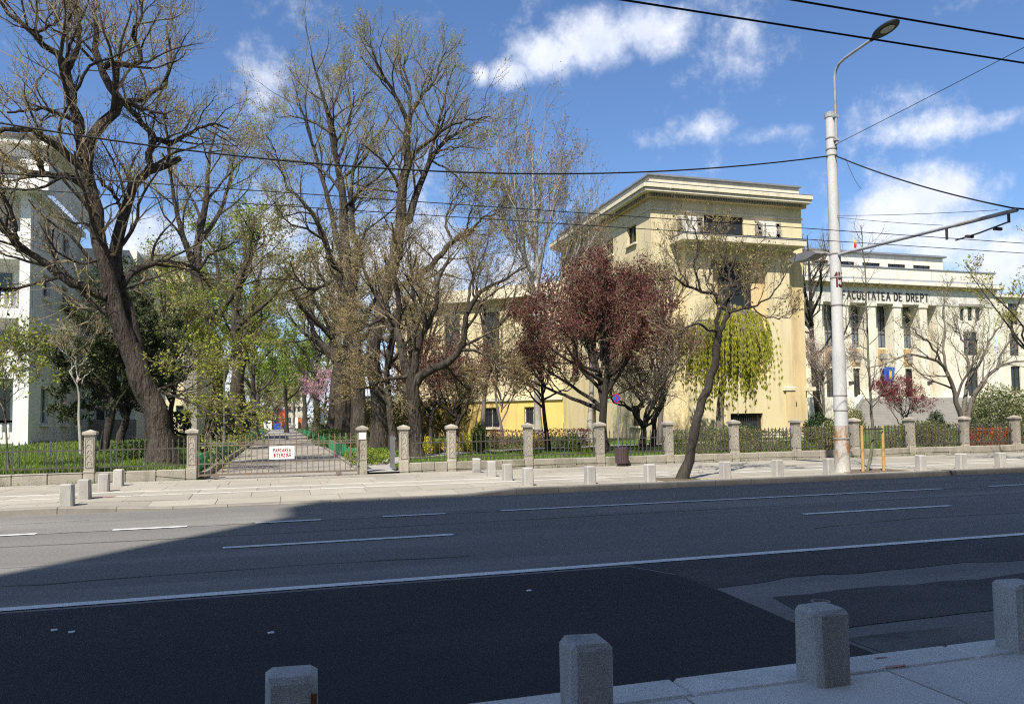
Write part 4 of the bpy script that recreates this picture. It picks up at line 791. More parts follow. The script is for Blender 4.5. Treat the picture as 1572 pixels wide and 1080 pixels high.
# ---- the big old tree left of the gate, its limbs traced one by one
b = at(250, 706, 27.5); b.z = park_h(b.x, b.y)
linden('linden_tree', b, 'huge crooked dark old tree with forked trunk behind the left fence', 11, [
    ([(250, 716), (247, 672), (239, 632), (223, 592), (208, 556), (198, 530)], .43, .33), ([(210, 556), (190, 512), (171, 452), (160, 402), (150, 360), (148, 325), (138, 286), (129, 252)], .30, .19, 0, -.6),
    ([(212, 560), (199, 502), (183, 445), (174, 402), (182, 365), (193, 322), (201, 296), (218, 274), (241, 256), (262, 253), (278, 245)], .30, .10, .2, 1.2),
    ([(228, 262), (229, 235), (236, 213), (222, 193), (207, 174), (192, 163)], .13, .08, .9, .2), ([(236, 214), (262, 219), (290, 205), (322, 190), (350, 196)], .10, .03, .9, 2.0),
    ([(133, 248), (137, 222), (156, 195), (185, 160), (171, 140), (157, 108), (145, 80), (150, 40), (140, -10)], .20, .05, -.6, .3),
    ([(157, 104), (180, 97), (211, 99), (213, 76), (200, 50), (217, 28), (212, -5)], .11, .03, -.1, -.9), ([(188, 157), (215, 164), (240, 172), (259, 182)], .09, .03, 0, -.6), ([(190, 156), (222, 150), (255, 122), (262, 80), (255, 40)], .09, .03, 0, 1.2),
    ([(131, 240), (119, 188), (110, 142), (103, 106), (86, 82), (60, 65), (36, 38), (14, 24), (2, 0)], .19, .05, -.6, -1.6), ([(103, 108), (116, 80), (122, 48), (116, 0)], .10, .03, -1.0, -.2), ([(60, 66), (60, 48), (86, 33), (95, 5)], .07, .02, -1.3, -2),
    ([(128, 258), (105, 240), (76, 215), (46, 200), (10, 200), (-30, 214)], .14, .05, -.6, -1.8), ([(134, 290), (106, 272), (66, 268), (40, 262), (15, 250), (-25, 236)], .13, .05, -.5, .6), ([(66, 268), (62, 252), (56, 241)], .09, .07, -.1, -.2),
    ([(163, 456), (132, 440), (104, 434), (72, 408), (47, 392), (29, 386), (20, 370), (0, 348), (-20, 320)], .15, .06, -.3, -1.5), ([(29, 386), (22, 340), (8, 300), (2, 260)], .07, .03, -1.2, -2),
    ([(177, 447), (205, 418), (236, 406), (266, 403), (298, 412), (320, 440)], .14, .04, .2, 1.5), ([(300, 414), (330, 388), (365, 370)], .06, .02, 1.4, 2.4), ([(118, 188), (85, 172), (50, 168), (15, 172)], .08, .03, -1, -2),
    ([(194, 330), (176, 300), (160, 284), (150, 270)], .07, .05, .5, .2), ([(222, 592), (262, 606), (300, 622), (345, 640)], .06, .02, .2, -1.2), ([(232, 600), (268, 590), (296, 560)], .06, .02, .2, -.5)],
    dict(n=(8, 7, 5), k=1.2, l2=.80, wig=.19, rt=.0055, sp=.08, low=[(6.6, 900, 'leaf_lime', .055), (5.0, 1500, 'leaf_lime', .055)]), leaf=[('leaf_bud', .7), ('leaf_brown', .3)], nl=15000, ls=.032)
# ---- second tree of the left row
b = at(322, 684, 50); b.z = park_h(b.x, b.y)
linden('linden_tree', b, 'leaning dark trunk tree left of the driveway, behind the huge old tree', 12, [
    ([(322, 696), (328, 640), (336, 592), (341, 564), (331, 530), (321, 502), (310, 455), (299, 416)], .48, .28), ([(299, 418), (304, 372), (312, 330), (318, 285), (322, 240), (330, 205)], .3, .05, 0, 1), ([(300, 410), (283, 370), (270, 320), (262, 270), (250, 235)], .22, .05, 0, -2),
    ([(322, 505), (345, 470), (368, 430), (385, 380), (390, 330)], .2, .05, 0, -2), ([(312, 460), (285, 445), (255, 440), (225, 425)], .15, .04, 0, 2), ([(306, 370), (335, 330), (352, 280), (360, 235)], .17, .04, 0, 2.5), ([(341, 564), (362, 540), (380, 500), (392, 465)], .14, .04, 0, 2), ([(331, 530), (300, 520), (275, 500)], .1, .03, 0, -3)],
    dict(n=(8, 6, 5), k=1.25, l2=.8, rt=.009, sp=.15, low=[(7, 1500, 'leaf_lime', .08), (11, 1500, 'leaf_green', .08)]), leaf=[('leaf_bud', .6), ('leaf_lime', .2), ('leaf_brown', .2)], nl=11000, ls=.055)
# ---- the two tall trees right of the driveway
b = at(580, 690, 42); b.z = park_h(b.x, b.y)
linden('linden_tree', b, 'tall tree with two bare upright stems against the sky, right of centre crowns', 13, [
    ([(580, 700), (582, 640), (577, 590), (572, 540), (586, 470), (600, 420), (612, 368), (616, 330)], .45, .29), ([(615, 335), (618, 281), (626, 247), (624, 218), (626, 183)], .3, .18, 0, -.5), ([(626, 186), (617, 166), (602, 140), (584, 107), (573, 81), (557, 57)], .14, .03, -.5, -1.5),
    ([(627, 184), (634, 172), (648, 147), (665, 127), (676, 96), (684, 80)], .13, .03, -.5, .5), ([(626, 184), (630, 140), (620, 105), (628, 84)], .11, .03, -.5, 1.5), ([(614, 345), (628, 338), (640, 296), (654, 262), (664, 240), (681, 218), (713, 199), (745, 182)], .24, .04, 0, 1.5),
    ([(627, 246), (637, 233), (661, 216), (687, 195), (724, 184), (752, 178)], .13, .03, -.3, -1.5), ([(656, 258), (668, 210), (680, 165), (690, 120), (700, 100)], .11, .03, .6, 2), ([(666, 238), (690, 226), (715, 226), (735, 228)], .07, .02, .8, .5),
    ([(600, 440), (628, 434), (655, 414), (676, 392), (695, 370), (714, 360), (727, 352)], .2, .13, -.3, -1.8), ([(724, 354), (740, 334), (762, 328), (780, 300)], .08, .02, -1.8, -2.4), ([(694, 371), (684, 340), (698, 305), (715, 280)], .08, .02, -1.5, -.6), ([(714, 360), (722, 325), (735, 290)], .06, .02, -1.7, -2.6), 
    ([(617, 300), (600, 262), (578, 238), (556, 222)], .1, .03, 0, -1.5), ([(660, 245), (690, 262), (715, 285), (735, 300)], .07, .02, .7, -.8), ([(590, 470), (565, 430), (553, 390), (560, 350)], .13, .04, 0, 2)],
    dict(n=(9, 7, 5), k=1.12, l2=.8, rt=.0075, sp=.08), leaf=[('leaf_bud', .85), ('leaf_lime', .15)], nl=17000, ls=.04)
b = at(552, 682, 52); b.z = park_h(b.x, b.y)
linden('linden_tree', b, 'tall many-stemmed tree with feathery budding crown over the driveway', 14, [
    ([(553, 696), (550, 600), (545, 520), (538, 460), (531, 410)], .54, .37), ([(531, 412), (528, 355), (526, 299), (517, 247), (508, 199), (502, 170), (491, 133), (484, 107), (478, 84)], .36, .04, 0, -1), ([(534, 420), (512, 405), (498, 366), (480, 329), (455, 300), (441, 291)], .26, .08, 0, -2.5), ([(442, 292), (432, 262), (420, 225), (408, 205)], .08, .02, -2.5, -3.5),
    ([(528, 400), (517, 370), (506, 318), (491, 262), (478, 215), (460, 160), (448, 120)], .22, .03, 0, 1.8), ([(538, 430), (547, 405), (543, 355), (539, 299), (545, 250), (560, 215), (575, 190)], .24, .03, 0, -1.2), ([(500, 370), (470, 352), (440, 340), (415, 300)], .1, .02, -1, -3), ([(518, 250), (530, 215), (538, 165), (530, 115)], .12, .03, -.5, 1), ([(510, 205), (485, 190), (455, 180), (425, 180)], .1, .02, -.7, .8), ([(526, 300), (505, 270), (470, 250), (430, 245)], .12, .03, -.4, 2), ([(510, 430), (480, 445), (455, 425), (445, 400)], .12, .03, -.4, -2), ([(503, 175), (520, 140), (525, 105)], .08, .02, -.8, .4), ([(540, 330), (560, 300), (580, 290)], .09, .03, -.4, 1)],
    dict(n=(10, 7, 5), k=1.18, l2=.8, rt=.008, sp=.1), leaf=[('leaf_bud', .8), ('leaf_lime', .2)], nl=17000, ls=.048)
# ---- brown-budded tree nearest to the side gate
b = at(640, 706, 30); b.z = park_h(b.x, b.y)
linden('linden_tree', b, 'brown-budded tree with stout fork just behind the side gate pier', 15, [
    ([(641, 716), (637, 660), (634, 605), (627, 573)], .31, .25), ([(629, 580), (615, 538), (608, 505), (594, 482), (578, 455), (560, 420)], .2, .04, 0, .8), ([(608, 508), (612, 465), (604, 425), (610, 385), (600, 340)], .14, .03, .4, -.4), ([(634, 590), (643, 526), (657, 497), (670, 468), (674, 430), (690, 395)], .17, .04, 0, -.8),
    ([(634, 596), (645, 580), (660, 569), (684, 558), (707, 538), (714, 505), (718, 478), (735, 449), (776, 427), (810, 410)], .2, .03, 0, -1), ([(708, 537), (735, 540), (762, 555), (775, 580)], .07, .02, -.5, -1.2), ([(718, 480), (722, 440), (735, 405), (750, 370)], .07, .02, -.8, .4), ([(630, 578), (600, 580), (572, 592), (550, 600)], .09, .03, 0, -1), ([(657, 500), (640, 470), (632, 430), (640, 390)], .1, .03, -.4, .8), ([(684, 559), (700, 580), (720, 600)], .06, .02, -.5, .5), ([(594, 484), (565, 500), (540, 505)], .07, .02, .5, 1.5)],
    dict(n=(8, 7, 6), k=1.0, l2=.85, rt=.0055, sp=.07), leaf=[('leaf_brown', .6), ('leaf_bud', .4)], nl=19000, ls=.034)

# ---- the rest of the avenue
def avenue(px_, Y, h, r, seed, label, leaf, nl, ls, fork=.28, spread=.36, bark='bark', low=None):
    b = at(px_, 680, Y); b.z = park_h(b.x, b.y)
    return linden('avenue_tree', b, label, seed, auto_limbs(b, h, r, h * fork, 8, h * spread, seed, (np.random.default_rng(seed).uniform(-.5, .5), 0), .6), dict(n=(5, 5, 4), k=1.15, l2=.8, rt=.012, sp=.22, t0=.32, low=low or []), bark=bark, leaf=leaf, nl=nl, ls=ls, trunk_first=0, group='trees lining the driveway')
LG = [('leaf_green', .6), ('leaf_lime', .4)]; LB = [('leaf_brown', .5), ('leaf_bud', .5)]; LM = [('leaf_green', .4), ('leaf_bud', .6)]
for a in [(357, 68, 20, .62, 31, 'third avenue tree left of the driveway, leafing green above dark trunk', LG, 9000, .11), (374, 88, 19, .5, 32, 'fourth avenue tree left of the driveway, leafing green', LG, 8000, .13),
          (389, 112, 18, .5, 33, 'fifth avenue tree left of the driveway, small green crown', LG, 6000, .15), (400, 150, 17, .5, 34, 'farthest avenue tree left of the driveway, near the kiosk', LG, 5000, .18),
          (541, 57, 17, .62, 35, 'stout avenue trunk close behind the feathery tall tree', LB, 5000, .075), (528, 66, 17, .60, 36, 'fourth trunk of the right avenue row, brown buds', LB, 5000, .085), (511, 80, 18, .66, 37, 'fifth trunk of the right avenue row, thick and dark', LM, 7000, .11),
          (486, 108, 18, .55, 38, 'slim dark trunk beside pink blossom in the right avenue row', LG, 6000, .14), (468, 150, 18, .5, 39, 'farthest avenue tree right of the driveway, leafing green', LG, 5000, .18)]:
    avenue(*a)
def simple_tree(name, px_, py_, Y, h, r, seed, label, leaf, nl, ls, fork=.25, spread=.36, n=8, cfg=None, bark='bark_grey', twig='twig', lean=(0, 0), wig=.4, elev=(35, 75), group=None, top=.9):
    b = at(px_, py_, Y); b.z = park_h(b.x, b.y) if Y < 60 else .2
    c = dict(n=(6, 5, 5), k=1.0, l2=.75, rt=.008, sp=.1, t0=.32); c.update(cfg or {})
    if Y >= 37: c['n'] = (c['n'][0], c['n'][1], c['n'][2] - 1); c['rt'] *= 1.15
    return linden(name, b, label, seed, auto_limbs(b, h, r, h * fork, n, h * spread, seed, lean, wig, top, elev), c, bark=bark, twig=twig, leaf=leaf, nl=nl, ls=ls, trunk_first=0, group=group)
PL = [('leaf_plum', .85), ('leaf_plum_brown', .15)]
simple_tree('purple_plum_tree', 928, 660, 29, 7.9, .2, 41, 'dense dark purple plum tree in front of the corner block', PL, 44000, .048, .20, .46, 16, dict(n=(7, 6, 4), k=1.0, sp=.13, l2=.72), 'bark_dark', 'twig', (-.05, 0), .35, (18, 75), top=.80)
simple_tree('purple_plum_tree', 1000, 655, 33, 5.6, .14, 42, 'brownish plum tree with thin foliage, right of the dense purple one', [('leaf_plum_brown', .7), ('leaf_plum', .3)], 9000, .045, .25, .45, 8, dict(n=(6, 6, 4), l2=.8), 'bark_dark', 'twig', (.2, 0), .4, (20, 70))
simple_tree('purple_plum_tree', 842, 655, 33, 5.6, .12, 43, 'smaller reddish plum tree left of the dense purple one', [('leaf_plum', .25), ('leaf_plum_brown', .75)], 4500, .045, .3, .36, 7, dict(n=(5, 5, 4), l2=.8), 'bark_dark', 'twig', (-.2, 0), .4, (25, 70))
simple_tree('purple_plum_tree', 700, 655, 37, 4.8, .13, 44, 'low dark maroon plum tree beside the yellow ground floor', PL, 6500, .05, .22, .45, 9, dict(n=(6, 5, 4)), 'bark_dark', 'twig', (0, 0), .4, (20, 70))
simple_tree('purple_plum_tree', 662, 655, 41, 5.6, .14, 45, 'reddish-brown plum tree behind the brown-budded tree', [('leaf_plum_brown', .6), ('leaf_plum', .4)], 9000, .05, .22, .42, 9, dict(n=(6, 5, 4)), 'bark_dark', 'twig', (0, 0), .4, (25, 70))
simple_tree('plane_tree', 828, 655, 40, 17.2, .2, 46, 'slender pale-barked tree with sparse rust leaves rising over the rear wing', [('leaf_rust', .6), ('leaf_bud', .4)], 7500, .05, .2, .38, 15, dict(n=(8, 6, 5), l2=.78, rt=.007, up=.16, up4=.14, wig=.1), 'bark_pale', 'twig_pale', (-.1, 0), .35, (58, 80), top=.97)
simple_tree('plane_tree', 905, 655, 41.5, 15.2, .17, 47, 'slim pale tree with a few rust leaves by the left face of the corner block', [('leaf_rust', .5), ('leaf_bud', .5)], 3200, .045, .25, .26, 11, dict(n=(7, 6, 4), l2=.65, rt=.007, up=.16, wig=.1), 'bark_pale', 'twig_pale', (.2, 0), .3, (60, 80), top=.97)
simple_tree('bare_tree', 1012, 655, 38, 11.2, .16, 48, 'budding pale-twigged tree against the corner of the cream block', [('leaf_bud', .8), ('leaf_lime', .2)], 4200, .04, .25, .30, 10, dict(n=(7, 6, 4), l2=.7, rt=.006, up=.1), 'bark_grey', 'twig_pale', (.3, 0), .4, (50, 80), top=.95)
simple_tree('cherry_tree', 985, 660, 31, 3.3, .16, 49, 'low twisted tree with pale pinkish twigs, right of the round road sign', [('blossom_pale', .5), ('leaf_brown', .5)], 6500, .026, .3, .62, 9, dict(n=(6, 5, 4), l2=.75, rt=.006, wig=.26), 'bark_dark', 'twig_pale', (.1, 0), .4, (12, 60))
simple_tree('bare_tree', 770, 660, 42, 8.0, .1, 50, 'thin bare shrub-like tree before the barred yellow window', [('leaf_bud', 1.0)], 700, .04, .12, .40, 8, dict(n=(6, 5, 4), l2=.7, rt=.006), 'bark_grey', 'twig', (0, 0), .3, (45, 75))
simple_tree('bare_tree', 740, 655, 43, 12.5, .16, 51, 'leafless greyish tree between the tall trees and the rear wing', [('leaf_bud', 1.0)], 1500, .04, .25, .36, 10, dict(n=(6, 6, 4), l2=.75, rt=.007), 'bark_grey', 'twig_grey', (.2, 0), .5, (40, 75))
simple_tree('bare_tree', 1262, 640, 60, 18.8, .38, 52, 'tall bare tree rising behind the right edge of the corner block', [('leaf_bud', 1.0)], 600, .05, .22, .36, 11, dict(n=(6, 6, 4), k=1.0, l2=.72, rt=.010, up=.1), 'bark_dark', 'twig', (-.6, 0), .6, (42, 78), top=.97)
simple_tree('blossom_tree', 1262, 640, 56, 7.8, .14, 53, 'pale blossoming tree between corner block and pillared hall', [('blossom_pale', 1.0)], 9000, .05, .2, .42, 9, dict(n=(6, 5, 4), rt=.008), 'bark_grey', 'twig_pale', (.2, 0), .4, (30, 75))
simple_tree('redbud_tree', 496, 655, 100, 8.2, .16, 54, 'small pink-blossoming tree right of the driveway, far back', [('blossom_pink', 1.0)], 3000, .09, .3, .4, 8, dict(n=(5, 5, 4), rt=.012), 'bark_dark', 'twig', (0, 0), .4, (25, 70))
simple_tree('red_maple', 1385, 655, 34, 2.85, .07, 55, 'small red-leaved maple in front of the hall steps', [('leaf_red', 1.0)], 8000, .034, .28, .52, 9, dict(n=(5, 4, 3), rt=.005, l2=.75, sp=.06), 'bark_dark', 'twig', (0, 0), .25, (22, 65))
simple_tree('green_tree', 228, 650, 46, 9.6, .2, 56, 'bright yellow-green leafing tree behind the huge old trunk', [('leaf_lime', .6), ('leaf_green', .4)], 7000, .065, .2, .42, 10, dict(n=(6, 5, 4), rt=.007, sp=.16), 'bark_dark', 'twig', (.3, 0), .4, (25, 70))
simple_tree('green_tree', 262, 650, 55, 9.0, .2, 57, 'green leafing tree between the two leaning trunks on the left', LG, 6000, .08, .2, .40, 10, dict(n=(6, 5, 4), rt=.007, sp=.18), 'bark_dark', 'twig', (0, 0), .4, (25, 70))
simple_tree('green_tree', 440, 650, 128, 15, .3, 58, 'green tree hanging over the far driveway on its right side', LG, 6000, .17, .2, .40, 9, dict(n=(5, 5, 4), rt=.014, sp=.3), 'bark_dark', 'twig', (0, 0), .4, (25, 70))
simple_tree('green_tree', 14, 690, 26, 4.1, .035, 59, 'young bright green tree with thin stem at the left edge', [('leaf_lime', .7), ('leaf_green', .3)], 2600, .05, .35, .34, 9, dict(n=(5, 5, 4), rt=.004, sp=.07), 'bark_grey', 'twig', (-.1, 0), .2, (10, 60))
simple_tree('bare_tree', 126, 690, 33, 4.6, .07, 60, 'thin pale bare trunk behind the leftmost stone pier', [('leaf_bud', 1.0)], 500, .04, .55, .30, 6, dict(n=(5, 5, 4), rt=.005), 'bark_pale', 'twig', (-.15, 0), .3, (40, 70))
simple_tree('bare_tree', 640, 650, 62, 17, .35, 61, 'greyish bare tree far behind the two tall trees', [('leaf_bud', 1.0)], 3000, .06, .2, .4, 10, dict(n=(6, 5, 4), rt=.010), 'bark', 'twig', (0, 0), .5, (35, 75))
simple_tree('bare_tree', 605, 655, 38, 9.5, .22, 63, 'brown-budded tree beside the tall two-stemmed trunk', LB, 5500, .042, .2, .40, 9, dict(n=(6, 6, 4), rt=.006), 'bark', 'twig', (-.2, 0), .5, (25, 70))

# ---- the leaning street tree on the pavement
b = Vector((9.33, 17.1, .13))
linden('street_tree', b, 'leaning bare street tree on the pavement between two bollards', 21, [
    ([(1046, 741), (1060, 690), (1075, 632), (1093, 572), (1103, 506)], .125, .09), ([(1104, 512), (1101, 490), (1104, 470), (1095, 450), (1074, 446), (1054, 438), (1034, 426)], 0.0612, 0.0240, 0, -.3), ([(1104, 510), (1115, 492), (1120, 465), (1119, 440), (1124, 412), (1132, 390)], 0.0612, 0.0200, 0, .3),
    ([(1076, 447), (1070, 424), (1067, 400), (1072, 370), (1064, 345)], 0.0324, 0.0120, -.2, -.4), ([(1102, 508), (1085, 505), (1068, 497), (1048, 510), (1024, 530), (1004, 545)], 0.0360, 0.0120, 0, -.5), ([(1119, 480), (1150, 470), (1177, 460), (1200, 434), (1212, 415)], 0.0360, 0.0096, 0, -.6), ([(1152, 470), (1174, 486), (1205, 488), (1222, 480)], 0.0216, 0.0080, -.2, -.5),
    ([(1120, 462), (1138, 434), (1152, 405), (1160, 380)], 0.0288, 0.0096, .1, .5), ([(1096, 452), (1088, 430), (1094, 400), (1090, 370)], 0.0324, 0.0112, 0, .6), ([(1122, 420), (1112, 395), (1116, 365), (1108, 345)], 0.0252, 0.0096, .2, .5), ([(1056, 440), (1045, 415), (1036, 390), (1040, 372)], 0.0252, 0.0096, -.2, .3), ([(1104, 470), (1122, 452), (1142, 450), (1166, 440)], 0.0288, 0.0096, 0, .5)],
    dict(n=(6, 5, 4), k=.68, l2=.75, rt=.0042, sp=.03, up=.08), bark='bark_dark', twig='twig', leaf=[('leaf_bud', 1.0)], nl=1300, ls=.035)
# ---- many-stemmed tree behind the right fence
b = at(1481, 690, 25.4); b.z = park_h(b.x, b.y)
linden('multi_stem_tree', b, 'grey many-stemmed vase-shaped tree behind the right fence', 22, [
    ([(1481, 694), (1481, 662), (1480, 640)], .24, .20), ([(1478, 648), (1466, 608), (1455, 575), (1447, 560), (1420, 548), (1395, 545), (1372, 552)], .11, .02, 0, -.8), ([(1480, 646), (1480, 610), (1489, 575), (1484, 540), (1486, 505)], .10, .03, 0, .5), ([(1483, 648), (1494, 606), (1510, 585), (1530, 566), (1552, 556), (1580, 552)], .11, .03, 0, -.6),
    ([(1455, 578), (1448, 540), (1452, 505), (1446, 478), (1452, 450)], .06, .015, -.4, .3), ([(1489, 580), (1508, 548), (1520, 520), (1540, 495)], .07, .02, .2, .8), ([(1468, 612), (1480, 580), (1492, 560), (1500, 520)], .06, .02, 0, -1), ([(1530, 566), (1538, 540), (1556, 515), (1566, 495)], .05, .015, -.4, .2), ([(1447, 560), (1430, 530), (1412, 515), (1395, 500)], .05, .015, -.4, -1), ([(1486, 540), (1470, 510), (1462, 480)], .05, .015, .4, .8), ([(1486, 520), (1500, 490), (1508, 470)], .04, .012, .4, .2)],
    dict(n=(6, 5, 4), k=.85, l2=.75, rt=.0048, sp=.05, up=.06), bark='bark_grey', twig='twig_pale', leaf=[('leaf_bud', .8), ('leaf_lime', .2)], nl=2600, ls=.033)
# ---- young staked street tree
b = Vector((15.22, 17.25, .13)); q = lambda x, y: at(x, y, 17.25)
t = Tree('young_tree', b, 'thin young mossy street tree between two wooden stakes', 23); t.limb([Vector(b), q(1340, 680), q(1336, 600), q(1332, 520), q(1330, 460), q(1326, 400), q(1322, 345)], .045, .01, 22, .01); P, R = t.arr()
P2, R2 = grow(t.rg, P, R, 30, .22, .98, lambda t_, L: .24 * L * (1.1 - .75 * t_), (45, 75), 8, .12, .06, .5, .2, .008); P3, R3 = grow(t.rg, P2, R2, 5, .2, 1, lambda t_, L: .4 * L, (30, 60), 6, .15, .08, .6, .1, .005); t.tw += [(P2, R2, 4), (P3, R3, 3)]; t.finish('bark_moss', 'twig_grey')
# ---- budding branches of a street tree standing just right of the view
b = Vector((22.6, 18.0, .13))
linden('street_tree', b, 'street tree whose budding branches reach in at the right edge', 24, [dict(pts=[b, b + Vector((-.1, 0, 2.0)), b + Vector((-.2, .1, 3.4))], r0=.10, r1=.07)] + [dict(pts=[b + Vector((-.2, .1, 3.2)), b + Vector((-.9, dy * .4, 4.2)), b + Vector((dx, dy, z))], r0=.035, r1=.008) for dx, dy, z in ((-2.5, -.3, 5.3), (-2.0, .8, 6.1), (-1.0, -1, 6.6), (.9, .6, 6.4), (1.8, -.6, 5.6))],
    dict(n=(4, 4, 3), k=.6, l2=.7, rt=.004, sp=.03), bark='bark_dark', twig='twig', leaf=[('leaf_lime', .6), ('leaf_bud', .4)], nl=1600, ls=.036)
# ---- weeping willow
b = at(1105, 660, 39); b.z = .2
t = Tree('weeping_willow', b, 'yellow-green weeping willow hanging before the corner block', 25); tp = at(1120, 482, 39)
t.limb([b, b + Vector((.1, 0, 2.2)), Vector((tp.x - .2, 39, tp.z - 1.4)), Vector((tp.x - .1, 39, tp.z - .2))], .24, .12); t.limbs[0] = flare(*t.limbs[0], 1.4)
for i in range(16):
    a = i * 2.4; d = Vector((math.cos(a), math.sin(a), 0)); L = t.rg.uniform(.5, 2.6); s0 = Vector((tp.x - .15, 39, tp.z - t.rg.uniform(.3, 1.4)))
    t.limb([s0, s0 + d * L * .4 + EZ * .55, s0 + d * L * .8 + EZ * .5, s0 + d * L + EZ * .1], .06, .02, 12)
P, R = t.arr(1); P2, R2 = grow(t.rg, P, R, 40, .05, 1.0, lambda t_, L: 5.4 * t.rg.random(len(t_)) ** .33 * (1.0 - .3 * t_), (20, 70), 11, .03, -.6, .3, 1.0, .005); t.tw.append((P2, R2, 3))
V, F = leaves(t.rg, P2[:, 2:].reshape(-1, 3), .054, 42000, .03, 0, 2.0, True); t.lv.append((V, F, 'leaf_willow')); t.finish('bark_grey', 'twig')
# ---- dark evergreens on the left
def conifer(px_, Y, h, w, seed, label, n=16000, ls=.05):
    b = at(px_, 680, Y); b.z = park_h(b.x, b.y); t = Tree('evergreen_tree', b, label, seed)
    for L in auto_limbs(b, h, .2, h * .22, 16, w, seed, (.3, 0), .35, .96, (5, 50)): t.limb(**L)
    P, R = t.arr(); P2, R2 = grow(t.rg, P, R, 7, .2, 1, lambda t_, L: .35 * L ** .8, (30, 70), 5, .15, -.03, .5, .3, .008); P3, R3 = grow(t.rg, P2, R2, 4, .1, 1, lambda t_, L: .5 * L, (25, 60), 4, .15, -.06, .5, .2, .005); t.tw += [(P2, R2, 4), (P3, R3, 3)]
    V, F = leaves(t.rg, P3[:, 1:].reshape(-1, 3), ls, n, .07, 0, 2.2); t.lv.append((V, F, 'leaf_conifer')); return t.finish('bark_dark', 'twig')
conifer(158, 34, 7.6, 2.5, 71, 'dark evergreen tree in front of the white apartment building', 17000)
conifer(182, 38, 5.6, 2.2, 72, 'lower dark evergreen right behind the big old trunk', 9000)

# ---- shrubs and hedges
def shrub(name, label, c, size, n, ls, mats, seed, box=False, stems=9, lump=.25, group=None, cat=None, up=.2):
    """twiggy body of leaves filling an uneven ellipsoid or clipped box that stands on the ground"""
    rg = np.random.default_rng(seed); c = Vector(c); rx, ry, rz = size; root = empty(name, c, label, cat or ('hedge' if 'hedge' in name else 'shrub'), group)
    if box: p = rg.uniform(-1, 1, (n, 3)); k = rg.integers(0, 3, n); m = rg.random(n) < .6; p[np.arange(n)[m], k[m]] = np.sign(p[np.arange(n)[m], k[m]]) * rg.uniform(.8, 1.0, m.sum())
    else: p = nrm(rg.normal(size=(n, 3))) * (rg.random((n, 1)) ** .28)
    ph = rg.uniform(0, 6.28, 6); wv = 1 + lump * (np.sin(p[:, 0] * 3.1 * max(1, rx / 1.2) + ph[0]) * np.sin(p[:, 1] * 2.7 + ph[1]) + .6 * np.sin(p[:, 0] * 7 * max(1, rx / 1.5) + ph[2] + p[:, 2] * 4) + .4 * rg.normal(size=n) * .5) * (.5 if box else 1)
    q = p * np.array([rx, ry, rz]) * np.stack([np.where(rx > 2, 1, wv), wv, wv], 1) + np.array([0, 0, rz]); q[:, 2] = np.maximum(q[:, 2], .03); parts, ms = [], ['twig'] + [m for m, _ in mats]; a = 0
    S, N = 6, stems; st = np.zeros((N, S, 3)); e = np.stack([rg.uniform(-.8, .8, N) * rx, rg.uniform(-.7, .7, N) * ry, rg.uniform(1.0, 1.7, N) * rz], 1); s0 = e * np.array([.75 if rx > 1.5 else .2, .3, 0])
    for k in range(S): st[:, k] = s0 + (e - s0) * k / (S - 1) + rg.normal(size=(N, 3)) * .03 * k
    V, F = tubes(st, np.linspace(.022, .006, S)[None].repeat(N, 0), 4); link('stems', np_mesh('stems', [(V, F, 0, True)], ['twig']), root)
    P2, R2 = grow(rg, st, np.full((N, S), .012), 10, .2, 1, .3 * rz + .12, (25, 65), 5, .2, .08, .6, .1, .005); V, F = tubes(P2, R2, 3); parts.append((V, F, 0, False))
    for i, (m, fr) in enumerate(mats): k = int(n * fr); V, F = leaves(rg, q[a:a + k], ls, None, .02, up); parts.append((V, F, i + 1, False)); a += k
    link('foliage', np_mesh('foliage', parts, ms), root); return root
def on(px_, Y): p = at(px_, 690, Y); p.z = park_h(p.x, p.y) - .02; return p
HG = [('leaf_hedge', .6), ('leaf_hedge_brown', .3)]
def hedge(xa, xb, Y, h, d, seed, label, mats, dens=1200, ls=.032, group='clipped hedges behind the right fence'):
    p, q_ = on(xa, Y), on(xb, Y); c = (p + q_) / 2; rx = (q_.x - p.x) / 2
    return shrub('hedge', label, c, (rx, d / 2, h / 2), int(dens * 2 * rx * (h + .4)), ls, mats, seed, True, int(10 * rx) + 4, .16, group)
hedge(1036, 1118, 24.1, 1.0, .8, 81, 'green hedge behind the fence beside the leaning street tree', HG)
hedge(1140, 1218, 24.0, .95, .8, 82, 'brown-green hedge behind the fence below the corner block', [('leaf_hedge_brown', .5), ('leaf_hedge', .45)])
hedge(1230, 1305, 24.0, 1.05, .8, 83, 'green hedge behind the fence left of the utility pole', HG)
hedge(1348, 1396, 24.0, .98, .8, 84, 'green hedge behind the fence right of the wooden stakes', HG)
hedge(1404, 1478, 24.0, 1.05, .8, 85, 'long green hedge behind the fence left of the many-stemmed tree', HG)
hedge(1486, 1553, 23.95, .85, .8, 86, 'red-leaved hedge behind the fence right of the many-stemmed tree', [('leaf_redhedge', .75), ('leaf_hedge', .25)])
hedge(1565, 1640, 24.0, .9, .8, 87, 'green hedge at the right end of the fence', HG)
hedge(752, 905, 36.5, .95, .7, 88, 'reddish-brown hedge in front of the yellow ground floor', [('leaf_maroon', .65), ('leaf_plum_brown', .3)], 420, .05, 'hedges on the lawn')
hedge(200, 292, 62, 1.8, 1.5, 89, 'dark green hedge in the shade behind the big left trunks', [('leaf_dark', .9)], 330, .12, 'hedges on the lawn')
def bush(px_, Y, rx, rz, n, ls, mats, seed, label, name='shrub', lump=.22): return shrub(name, label, on(px_, Y), (rx, rx * .9, rz), n, ls, mats, seed, lump=lump)
DK, VG = [('leaf_dark', 1.0)], [('leaf_varieg', .65), ('leaf_hedge', .35)]
